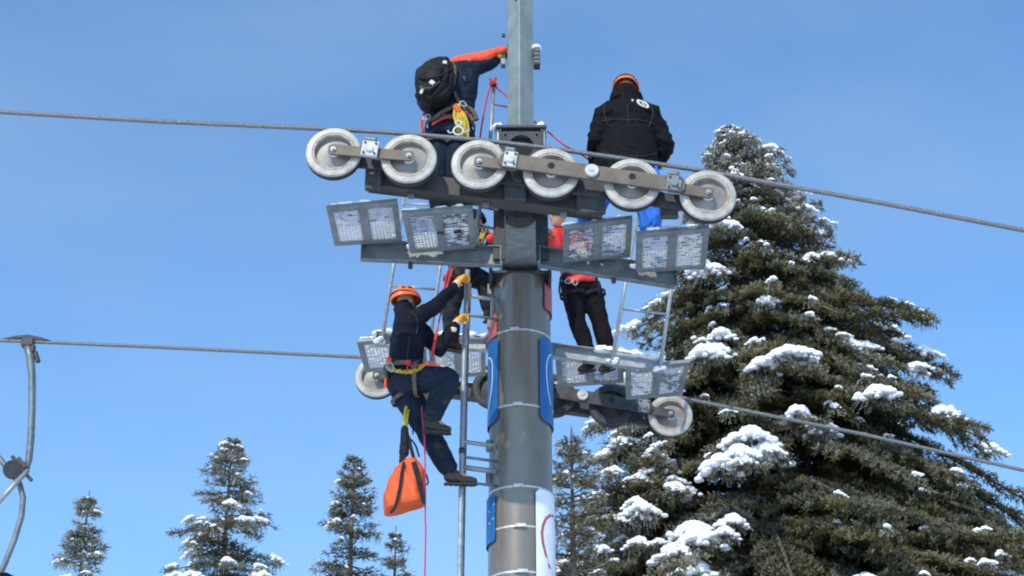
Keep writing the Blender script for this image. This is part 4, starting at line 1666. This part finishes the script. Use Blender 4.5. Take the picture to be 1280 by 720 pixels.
# white figure-eight descender
mb = MB()
c8 = P(573, 163, d - .31)
mb.lathe(c8 + V((0, 0, -.005)), (0, 1, .0), [(.036, -.008), (.054, -.008), (.054, .008), (.036, .008)], 28)
mb.lathe(c8 + V((0, 0, .077)), (0, 1, .0), [(.018, -.008), (.033, -.008), (.033, .008), (.018, .008)], 24)
mb.tube([c8 + V((-.045, 0, -.02)), c8 + V((-.085, 0, -.028)), c8 + V((-.10, 0, .0))], .010, 8)
mb.tube([c8 + V((.045, 0, -.02)), c8 + V((.085, 0, -.02)), c8 + V((.10, 0, .01))], .010, 8)
mb.build("figure_eight_descender", M['white_metal'], rt, bevel=.003)
carabiner(P(533, 147, d - .2), .08, .05, rt, 'galv_light', .007, Matrix.Rotation(R(60), 3, 'Y'))
carabiner(P(579, 130, d - .25), .07, .045, rt, 'galv_light', .007, Matrix.Rotation(R(-50), 3, 'Y'))
jk = part_of(rt, "jacket")
for pts_ in ([(573, 86), (580, 100), (586, 114)], [(568, 118), (580, 121), (594, 120)], [(584, 84), (588, 92), (586, 102)]):
    seam(jk, pts_, d, .005, 'seam', rt)
cord("chest_tag", [P(580, 96, d - .20), P(581, 101, d - .20)], .012, 'strap', rt)
# backpack
bk = thing("backpack", P(545, 128, d - .30), "black nylon backpack with pale buckles on the back of the navy suited person", "backpack")
fl = Flesh()
e = d - .26
outl = [(518.5, 96), (520, 86), (531, 76.5), (546, 70), (559, 70.5), (566, 77), (567, 95), (562, 112), (553, 120), (538, 124), (526, 121), (519.5, 111)]
fl.mb.prism([P(x, y, e - .13) for x, y in outl], V((0, .26, 0)))
fl.mb.prism([P(x, y, e - .17) for x, y in [(522, 102), (524, 92), (535, 83), (546, 78), (553, 84), (549, 104), (536, 115), (525, 112)]], V((0, .1, 0)))
fl.build("pack_body", M['tank_black'], bk, .012, 6, .012, 8)
fl = Flesh(); fl.chain([P(524, 119, e - .05), P(528, 121, e - .06), P(534, 120, e - .06)], [.045, .05, .05]); fl.build("side_pocket", M['tank_black'], bk, .010, 4, .008, 12)
for (x, y, w_, h_, a, dd) in ((557, 78, .055, .035, 15, .15), (540, 103, .045, .05, -50, .20), (527, 114, .03, .06, 20, .17)):
    MB().box(P(x, y, e - dd), w_, .012, h_, Matrix.Rotation(R(a), 3, 'Y')).build("buckle", M['white_metal'], bk, bevel=.005)
cord("pack_strap", smooth_path([P(560, 76, e - .15), P(558, 95, e - .165), P(549, 110, e - .165), P(540, 121, e - .14)]), .011, 'black_strap', bk)
cord("pack_zip", smooth_path([P(524, 108, e - .19), P(537, 110, e - .20), P(550, 102, e - .18)]), .006, 'strap', bk)
cord("pack_strap", smooth_path([P(523, 96, e - .18), P(534, 98, e - .195), P(548, 95, e - .19), P(564, 86, e - .14)]), .011, 'black_strap', bk)
cord("shoulder_strap", smooth_path([P(565, 78, e + .06), P(569, 86, e + .05), P(567, 104, e + .04), P(560, 118, e + .06)]), .018, 'strap', bk)

# ---------------------------------------------------------------- man in black jacket, near catwalk
d = 15.36
bj = dict(
    root=P(785, 288, d), k=1.12,
    head=P(782.5, 114.5, d + .12), neck=P(783, 127, d + .03), facing=V((.1, .9, -.40)), hup=V((0, .3, 1)),
    sh_l=P(758, 141, d), sh_r=P(812, 143, d),
    el_l=P(745, 176, d - .02), wr_l=P(744, 200, d + .14), ha_l=P(747, 209, d + .22), tw_l=V((.3, .9, 0)),
    el_r=P(832, 182, d + .02), wr_r=P(823, 202, d + .16), ha_r=P(818, 209, d + .24), tw_r=V((-.3, .9, 0)),
    hip_l=P(770, 208, d + .04), hip_r=P(800, 208, d + .04),
    kn_l=P(750, 238, d - .04), an_l=P(734, 274, d - .06), he_l=P(732, 284, d - .04), toe_l=P(730, 283, d + .2),
    kn_r=P(812, 238, d - .02), an_r=P(813, 283, d + .02), he_r=P(813, 292, d - .01), toe_r=P(816, 290, d + .2),
    trouser='blue_trouser', jacket='black', glove='glove_work', bootm='boot', harness=None, hem=.06, jw=1.18, aw=1.25, legw=1.36, hood=True, wrinkle=.026)
R2 = person("broad person in black jacket and orange helmet seen from behind above the right wheels", bj)
rt = R2['root']
# loose tail of jacket: wide skirt
fl = Flesh()
fl.loft([(P(785, 165, d), .26, .19), (P(784, 185, d), .29, .20), (P(783, 205, d), .31, .21), (P(782, 224, d), .30, .20)], V((1, 0, 0)))
fl.build("jacket_skirt", M['black'], rt, .014, 4, .016, 7, (1, 1, 1.8))
jk, sk = part_of(rt, "jacket"), part_of(rt, "jacket_skirt")
for tgt, pts_ in ((jk, [(752, 152), (768, 149), (784, 150), (800, 150), (818, 155)]), (sk, [(752, 190), (770, 194), (786, 195), (802, 195), (820, 192)]), (jk, [(784, 131), (785, 150), (785, 168)]), (jk, [(757, 126), (755, 140), (760, 158), (765, 176)]), (jk, [(813, 128), (816, 142), (811, 160), (807, 178)])):
    seam(tgt, pts_, d, .0045, 'seam', rt)
# round cream crest on the hood
mb = MB()
cc = P(803.5, 129.5, d - .165)
rotc = Matrix.Rotation(R(38), 3, 'Y')
for k in range(20):
    pass
ring = []
for (ra, rb) in ((.070, .030),):
    n = 30
    vs, fs = [], []
    for k in range(n):
        a = 2 * math.pi * k / n
        for g in (.62, 1.0):
            for yy in (0, .01):
                vs.append(cc + rotc @ V((math.cos(a) * ra * g, yy, math.sin(a) * rb * (g if g == 1 else .45) * (1 + .15 * math.sin(2 * a)))))
    for k in range(n):
        k2 = (k + 1) % n
        b, c = k * 4, k2 * 4
        fs += [(b, b + 2, c + 2, c), (b + 1, c + 1, c + 3, b + 3), (b, c, c + 1, b + 1), (b + 2, b + 3, c + 3, c + 2)]
    mb.add(vs, fs)
mb.tube([cc + rotc @ V((-.03, -.002, .014)), cc + rotc @ V((.01, -.002, -.004)), cc + rotc @ V((.035, -.002, -.012))], .007, 8)
mb.box(cc + V((-.095, .03, .055)), .018, .01, .02)
mb.build("jacket_crest", M['emblem'], rt)

# ---------------------------------------------------------------- red jacketed person on the far catwalk
d = 18.55
rj = dict(
    root=P(742, 468, d + .1), k=1.06,
    head=P(697, 273, d - .15), neck=P(704, 289, d - .02), facing=V((-.70, -.60, -.1)), hup=UP,
    sh_l=P(724, 297, d + .10), sh_r=P(694, 294, d - .12),
    el_l=P(737, 322, d + .05), wr_l=P(722, 336, d - .05), ha_l=P(714, 340, d - .1), tw_l=V((-.5, .5, 0)),
    el_r=P(692, 312, d - .35), wr_r=P(686, 292, d - .72), ha_r=P(679, 285, d - .85), tw_r=V((-.4, -.6, 0)),
    hip_l=P(737, 358, d), hip_r=P(715, 357, d - .05),
    kn_l=P(750, 402, d + .03), an_l=P(762, 448, d + .08), he_l=P(764, 458, d + .08), toe_l=P(752, 462, d - .12),
    kn_r=P(722, 403, d + .0), an_r=P(738, 448, d + .06), he_r=P(739, 459, d + .06), toe_r=P(726, 462, d - .12),
    trouser='black_trouser', jacket='red_jacket', glove='glove_work', bootm='boot', harness='black_strap', helmet=False, hem=.02, jw=1.05, aw=1.05, legw=1.12, wrinkle=.012)
R3 = person("brown haired person in red jacket and black trousers standing on the far catwalk", rj)
rt = R3['root']
carabiner(P(711, 351, d - .24), .09, .06, rt, 'galv_light', .008, Matrix.Rotation(R(70), 3, 'Y'))
carabiner(P(719, 353, d - .24), .07, .05, rt, 'galv_light', .007)
for i, (x, y, l) in enumerate(((700, 352, 20), (703, 353, 16), (707, 354, 24), (749, 352, 18))):
    MB().tube([P(x, y, d - .2), P(x - 1, y + l * .5, d - .22), P(x + 1, y + l, d - .2)], .012, 8).build("harness_gear", M['black_strap'], rt, smooth=True)
# zip line of the jacket
cord("reflective_piping", smooth_path([P(681, 297, d - .55), P(688, 307, d - .42), P(697, 315, d - .32)]), .008, 'emblem', rt)

# ---------------------------------------------------------------- worker above the climber, mostly hidden by the gratings
d = 17.55
wk = dict(
    root=P(563, 432, d), k=1.02,
    head=P(592, 279, d + .05), neck=P(590, 290, d + .05), facing=V((.8, .3, .1)), hup=UP,
    sh_l=P(590, 300, d + .18), sh_r=P(580, 300, d - .14),
    el_l=P(604, 318, d + .2), wr_l=P(616, 300, d + .1), ha_l=P(607, 291, d + .02), tw_l=V((.3, .3, .5)),
    el_r=P(596, 322, d - .15), wr_r=P(600, 302, d - .2), ha_r=P(604, 292, d - .2), tw_r=V((.5, .4, .2)),
    hip_l=P(582, 342, d + .09), hip_r=P(575, 340, d - .08),
    kn_l=P(607, 352, d + .12), an_l=P(611, 386, d + .12), he_l=P(608, 398, d + .10), toe_l=P(613, 396, d + .3),
    kn_r=P(563, 386, d - .02), an_r=P(565, 424, d + .05), he_r=P(561, 433, d + .05), toe_r=P(582, 436, d + .1),
    trouser='navy_dusty', jacket='navy', glove='glove_work', bootm='boot', harness='black_strap', hem=.0, jw=.95, aw=.9, legw=1.15, hmat='black_strap')
R5 = person("person in navy climbing above the ladder man, upper body hidden behind the grating", wk)
rt = R5['root']
cord("chest_sling", smooth_path([P(560, 338, d - .2), P(557, 350, d - .22), P(556, 362, d - .2), P(561, 352, d - .22), P(566, 336, d - .2)]), .012, 'red_rope', rt)
fl = Flesh()
fl.cap(P(613, 298, d - .2), P(621, 296, d - .1), .055, .06)
fl.build("sleeve_cuff", M['red_jacket'], rt, .010, 3, .006, 14)

# red rope from knot at the top of the narrow ladder
kd = 15.9
k0 = P(616, 104, kd)
rope_pts = smooth_path([P(597, 200, kd + .1), P(600, 172, kd), P(606, 135, kd), P(611, 114, kd), k0, P(622, 111, kd), P(632, 119, kd), P(655, 142, kd - .1), P(684, 164, kd - .3), P(705, 181, kd - .4), P(728, 194, kd - .3), P(752, 212, kd - .2)])
mb = MB().tube(rope_pts, .009, 8)
cr_ = thing("climbing_rope", k0, "crimson rope looped over the narrow ladder's top and passing behind the mast", "climbing rope")
mb.build("rope_run", M['pink'], cr_, smooth=True)
mb = MB()
for i, (a, b) in enumerate(((0, 0), (.02, .02), (-.015, .035), (.01, -.02), (.025, .045))):
    mb.lathe(k0 + V((a, -.03, b - .02)), V((math.sin(i * 2), .4, math.cos(i * 2))), [(.020, -.011), (.036, 0), (.020, .011)], 14)
mb.build("rope_knot", M['red_rope'], cr_, smooth=True)
# ================================================================ trees
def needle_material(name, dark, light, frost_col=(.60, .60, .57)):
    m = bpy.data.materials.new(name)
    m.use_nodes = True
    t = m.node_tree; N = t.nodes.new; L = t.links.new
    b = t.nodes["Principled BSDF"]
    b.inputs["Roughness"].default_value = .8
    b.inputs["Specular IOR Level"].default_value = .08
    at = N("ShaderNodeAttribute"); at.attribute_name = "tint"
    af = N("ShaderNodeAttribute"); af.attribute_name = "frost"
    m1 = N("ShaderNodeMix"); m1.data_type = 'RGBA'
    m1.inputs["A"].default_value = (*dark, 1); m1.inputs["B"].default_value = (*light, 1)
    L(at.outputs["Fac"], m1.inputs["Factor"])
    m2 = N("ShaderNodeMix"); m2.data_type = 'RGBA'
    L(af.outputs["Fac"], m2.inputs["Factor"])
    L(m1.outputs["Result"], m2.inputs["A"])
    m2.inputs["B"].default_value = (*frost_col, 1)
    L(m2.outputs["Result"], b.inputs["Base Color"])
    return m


M['needle'] = needle_material("fir_needles", (.020, .022, .007), (.185, .160, .050))
M['bark'] = mottled("grey_brown_bark", (.06, .045, .032), (.13, .105, .08), 9, (.8, .95), 0, .8, bscale=14)


def fir(px, py, d, Rfun, vis_drop, label, seed, shoot=.17, spacing=.30, nb=(5, 8), clump=.5, frost_base=.15, frost_top=.6, top_dense=1.0, droop=.25,
        needle_w=.012, needle_l=.045, nper=14, density=1.0, clump_size=1.0, dab=1.0, base=None, group="snowy firs behind the lift", side_fill=True, lat_sp=.15, minr=0.0, tuft=5, thick=.9, gap=-.35):
    """one fir: tapered trunk, whorled limbs with side twigs and needle shoots, snow pads"""
    rng = np.random.default_rng(seed)
    apex = P(px, py, d)
    gz = ground_z(apex.x, apex.y)
    root = thing("fir_tree", (apex.x, apex.y, gz), label, "fir tree", group)
    H = apex.z - gz
    # trunk
    n = 14
    pts = [V((apex.x + .03 * math.sin(i * 1.3) * (1 - i / n), apex.y, gz - .3 + (H + .3 - .05) * i / n)) for i in range(n + 1)]
    rs = [max(.012, .020 * H * (1 - i / n) ** .9) for i in range(n + 1)]
    limb = MB().tube(pts, rs, 12)
    S0, S1, SF, ST = [], [], [], []      # shoot start, end, frost, tint
    pads = []                            # snow pads: centre, radius
    z = .16
    li = 0
    # leader shoots
    for k in range(4):
        S0.append((apex.x, apex.y, apex.z - .1 * (k + 1))); S1.append((apex.x, apex.y, apex.z - .1 * k + .02)); SF.append(frost_top * .6); ST.append(.6)
    while z < H * .93:
        beyond = z > vis_drop
        nbr = rng.integers(nb[0], nb[1] + 1)
        if z < .9: nbr = max(4, nbr - 2)
        a0 = rng.uniform(0, 2 * math.pi)
        for b in range(nbr):
            az = a0 + 2 * math.pi * (b + rng.uniform(-.25, .25)) / nbr
            Lb = Rfun(z, az) * rng.uniform(.80, 1.09)
            if Lb < .08: continue
            toward = -math.sin(az)                  # +1 = faces the viewer
            rise = .75 - .55 * min(1, z / 2.0)      # young shoots rise, old limbs sag
            sag = droop * min(1.0, z / 4) * Lb * .35
            zb = apex.z - z + rng.uniform(-1.1, 1.1) * spacing * (z > .8)
            rise += rng.uniform(-.22, .18) * (z > 1)
            sag *= rng.uniform(.6, 1.5)
            ca, sa = math.cos(az), math.sin(az)
            nseg = 6
            line = []
            for i in range(nseg + 1):
                s = i / nseg
                line.append(V((apex.x + ca * Lb * s, apex.y + sa * Lb * s, zb + rise * Lb * s * (.55) - sag * (s ** 1.6) * 2.2 + .10 * Lb * max(0, s - .75))))
            limb.tube(line, [max(.006, .022 * Lb ** .8 * (1 - .85 * i / nseg)) + .003 for i in range(nseg + 1)], 5, caps=False)
            sp = lat_sp * (2.4 if beyond else 1) * (1.6 if toward < -.5 else 1) / density
            nl = max(3, int(Lb / sp))
            pad_here = rng.random() < clump * (.35 if z < 1.6 else 1) and z > .25
            pad_lo = rng.uniform(.45, .8)
            fr_b = min(1, frost_base + frost_top * max(0, 1 - z / 2.6) + (.25 if pad_here else 0) * rng.uniform(.3, 1))
            tint_b = rng.uniform(.1, .9)

            def pt(s):
                f = min(max(s, 0), 1) * nseg
                i = min(int(f), nseg - 1)
                return line[i].lerp(line[i + 1], f - i)
            for j in range(nl):
                s = (j + rng.uniform(.2, .8)) / nl
                if s < minr and z > 1: continue
                base_p = pt(s)
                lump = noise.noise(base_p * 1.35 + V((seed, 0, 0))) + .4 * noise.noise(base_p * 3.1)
                if z > 1.6 and lump < gap: continue
                tdir = (pt(min(1, s + .08)) - pt(max(0, s - .08))).normalized()
                for q in (-1, 1):
                    ll = (.06 + .08 * min(1, z) + .30 * Lb ** .8 * (1 - s) ** .7) * rng.uniform(.6, 1.15)
                    ll = min(ll, .95)
                    ang = rng.uniform(.65, 1.15) * q
                    dx, dy = math.cos(ang), math.sin(ang)
                    dirv = V((tdir.x * dx - tdir.y * dy, tdir.x * dy + tdir.y * dx, tdir.z * .6 - rng.uniform(-.1, .35) * droop + (.25 if z < 1.2 else 0)))
                    dirv.normalize()
                    end = base_p + dirv * ll
                    end.z -= ll * ll * .12
                    ns = max(1, int(ll / (shoot * .55)))
                    for m in range(ns):
                        t = (m + .6) / ns
                        c = base_p.lerp(end, t)
                        nsh = tuft if not beyond else 2
                        for q2 in range(nsh):
                            sl = shoot * rng.uniform(.6, 1.1) * (.6 + .4 * min(1, z / 1.2))
                            a2 = rng.uniform(-1.25, 1.25)
                            cx, sx = math.cos(a2), math.sin(a2)
                            vz = rng.uniform(-.75, .85) * thick
                            d2 = V((dirv.x * cx - dirv.y * sx, dirv.x * sx + dirv.y * cx, dirv.z * .6 + vz))
                            d2.normalize()
                            S0.append(tuple(c)); e_ = c + d2 * sl; S1.append(tuple(e_))
                            edge = .5 * s + .5 * t
                            SF.append(min(1, max(0, fr_b * rng.uniform(.2, 1.3) * (.25 + .75 * edge) * (.35 + 1.5 * max(0, vz)) * 1.5)))
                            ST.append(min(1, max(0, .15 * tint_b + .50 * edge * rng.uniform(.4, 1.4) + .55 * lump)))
            # snow loads: one to three humps on the outer part of the limb
            if beyond: continue
            nh = 0
            if pad_here: nh = 1 + int(rng.random() < .6) + int(Lb > 1.6 and rng.random() < .5)
            elif rng.random() < dab: nh = 1 + int(rng.random() < .6)
            for h in range(nh):
                s = rng.uniform(.62, 1.0) if Lb > .5 else rng.uniform(.7, 1.0)
                big = (.13 + .055 * min(Lb, 3.2)) * clump_size * rng.uniform(.65, 1.2) if pad_here else (.06 + .02 * min(Lb, 3)) * clump_size * rng.uniform(.7, 1.3)
                cen = pt(s) + V((-sa, ca, 0)) * rng.uniform(-1, 1) * .18 * min(Lb, 1.5)
                lift = shoot * thick * .42
                # core along the limb, then fingers of snow lying on the side twigs
                nf = 5 + int(big * 22) if pad_here else 3
                for q in range(nf):
                    th = rng.uniform(-1.9, 1.9) if q else 0.0
                    fl_ = big * rng.uniform(.8, 1.6) * (1.25 if abs(th) < .7 else 1)
                    dx_, dy_ = math.cos(th), math.sin(th)
                    fd = V((dx_ * ca - dy_ * sa, dx_ * sa + dy_ * ca, 0))
                    nk = max(2, int(fl_ / (big * .26)))
                    for kk in range(nk):
                        f_ = kk / (nk - 1)
                        if rng.random() < .22 * f_: continue
                        r_ = big * rng.uniform(.36, .54) * (1 - .55 * f_)
                        cc_ = cen + fd * (f_ * fl_) + V((rng.uniform(-.3, .3) * r_, rng.uniform(-.3, .3) * r_, lift + big * .30 * (1 - f_) - .42 * big * f_ * f_))
                        pads.append((cc_, (r_ * 1.2, r_, r_ * rng.uniform(.75, 1.05)), 2, az + th))
                for q in range(int(big * 170)):
                    th = rng.uniform(0, 2 * math.pi); rr_ = rng.uniform(.5, 1.15)
                    o = V((math.cos(th), math.sin(th), 0)) * rr_ * big
                    c = cen + o + V((0, 0, lift * .6))
                    e_ = c + V((o.x * .35 + rng.uniform(-.03, .03), o.y * .35 + rng.uniform(-.03, .03), -rng.uniform(.5, 1.3) * shoot))
                    S0.append(tuple(c)); S1.append(tuple(e_)); SF.append(rng.uniform(.25, .95)); ST.append(.6)
        z += spacing * (.55 + .45 * min(1, z / 2.5)) * rng.uniform(.85, 1.15) * (2.2 if beyond else 1) / top_dense
        li += 1
    # needles: every shoot is a bottle brush of thin triangles
    S0 = np.array(S0); S1 = np.array(S1); SF = np.array(SF); ST = np.array(ST)
    ns = len(S0)
    ax = S1 - S0; Ln = np.linalg.norm(ax, axis=1, keepdims=True); ax = ax / Ln
    ref = np.where(np.abs(ax[:, 2:3]) > .9, np.array([[1., 0, 0]]), np.array([[0, 0, 1.]]))
    s = np.cross(ax, ref); s /= np.linalg.norm(s, axis=1, keepdims=True)
    u = np.cross(s, ax)
    verts = np.empty((ns, nper, 3, 3), np.float32)
    for k in range(nper):
        t = (k + rng.uniform(0, .9, ns)) / nper
        th = rng.uniform(-.35, math.pi + .35, ns)          # mostly sideways and above
        radial = s * np.cos(th)[:, None] + u * np.sin(th)[:, None]
        base = S0 + ax * (Ln[:, 0] * t)[:, None]
        dr = radial * .80 + ax * .62
        nl_ = needle_l * rng.uniform(.7, 1.25, ns) * (1 - .35 * t)
        if k == nper - 1:
            base = S0 + ax * Ln * .9; dr = ax
        tip = base + dr * nl_[:, None]
        wv = np.cross(dr, radial + .3 * rng.normal(size=(ns, 3)))
        wv /= np.linalg.norm(wv, axis=1, keepdims=True) + 1e-9
        verts[:, k, 0] = base - wv * needle_w / 2
        verts[:, k, 1] = base + wv * needle_w / 2
        verts[:, k, 2] = tip
    vv = verts.reshape(-1, 3)
    ff = np.arange(len(vv)).reshape(-1, 3)
    me = bpy.data.meshes.new("crown")
    np_mesh(me, vv, ff)
    fr = np.repeat(SF, nper * 3) * np.clip(rng.uniform(.0, 1.7, ns * nper).repeat(3), 0, 1)
    # tips pick up more hoar frost than the bases
    fr = fr.reshape(-1, 3); fr[:, 2] *= 1.25; fr[:, :2] *= .75; fr = np.clip(fr.ravel(), 0, .95)
    a = me.attributes.new("frost", 'FLOAT', 'POINT'); a.data.foreach_set("value", fr.astype(np.float32))
    tn = np.clip(np.repeat(ST, nper * 3) + rng.normal(0, .12, ns * nper).repeat(3), 0, 1)
    a = me.attributes.new("tint", 'FLOAT', 'POINT'); a.data.foreach_set("value", tn.astype(np.float32))
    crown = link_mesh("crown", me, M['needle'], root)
    limb.build("trunk", M['bark'], root, smooth=True)
    bl = Blobs()
    for (c, r_, sub, rot) in pads:
        bl.add(c, r_, sub, .24, 2.6 / max(r_[0], .04), True, rot)
    if bl.n:
        bl.build("snow_load", M['snow'], crown)
    return root


def Rbig(z, az):
    right = math.cos(az)
    k = .60 + .32 * right if right > 0 else .60 + .12 * right
    return .02 + k * z ** .98 * (1 + .10 * math.sin(z * 2.3 + az * 2))


fir(910, 158, 30, Rbig, 9.8, "very tall snow laden fir filling the right side behind the wheels", 21, shoot=.115, spacing=.26, nb=(9, 12), clump=.30, frost_base=.14, frost_top=1.15, lat_sp=.165, droop=.75, needle_w=.020, needle_l=.042, nper=9, dab=.9, minr=.2, tuft=6, thick=1.55, clump_size=.85, gap=-.50)
fir(714, 532, 26, lambda z, az: .02 + .32 * z, 3.6, "sparse thin topped fir right of the pole below the dark wheels", 5, shoot=.15, spacing=.30, nb=(4, 6), clump=.12, frost_base=.25, frost_top=.3, lat_sp=.16, droop=.15, nper=12, clump_size=.8, tuft=3, thick=.5, dab=.3)
fir(792, 500, 28.5, lambda z, az: .02 + .42 * z, 4.5, "dark fir between the sparse fir and the very tall one", 9, shoot=.17, spacing=.34, nb=(5, 7), clump=.35, frost_base=.10, frost_top=.3, lat_sp=.16, droop=.4, nper=11, needle_w=.016, tuft=5, dab=.3)
G_ = "small firs along the lower left skyline"
fir(112, 613, 44, lambda z, az: .02 + .32 * z, 3.2, "narrow frosted fir near the lift chair, leftmost of the small firs", 13, shoot=.18, spacing=.32, nb=(6, 8), clump=.26, frost_base=.55, frost_top=.6, lat_sp=.18, nper=10, needle_w=.020, clump_size=.65, tuft=5, group=G_, dab=.5)
fir(290, 549, 40, lambda z, az: .02 + .56 * z ** .76, 4.6, "bushy fir with thick white snow pads, widest of the small firs", 17, shoot=.18, spacing=.36, nb=(6, 8), clump=.38, frost_base=.15, frost_top=.8, lat_sp=.17, nper=10, needle_w=.020, clump_size=.95, droop=.45, tuft=5, group=G_, dab=.4)
fir(443, 571, 44, lambda z, az: .02 + .44 * z ** .6 if z < 3 else .02 + .85, 4.4, "slim dark fir left of the orange bag", 19, shoot=.18, spacing=.34, nb=(5, 7), clump=.15, frost_base=.16, frost_top=.25, lat_sp=.18, nper=10, needle_w=.020, clump_size=.7, tuft=5, group=G_, dab=.3)
fir(495, 657, 48, lambda z, az: .02 + .30 * z, 2.4, "little fir top right under the orange bag, smallest of all", 23, shoot=.18, spacing=.36, nb=(4, 6), clump=.2, frost_base=.25, frost_top=.3, lat_sp=.20, nper=10, needle_w=.020, clump_size=.7, tuft=4, group=G_, dab=.4)
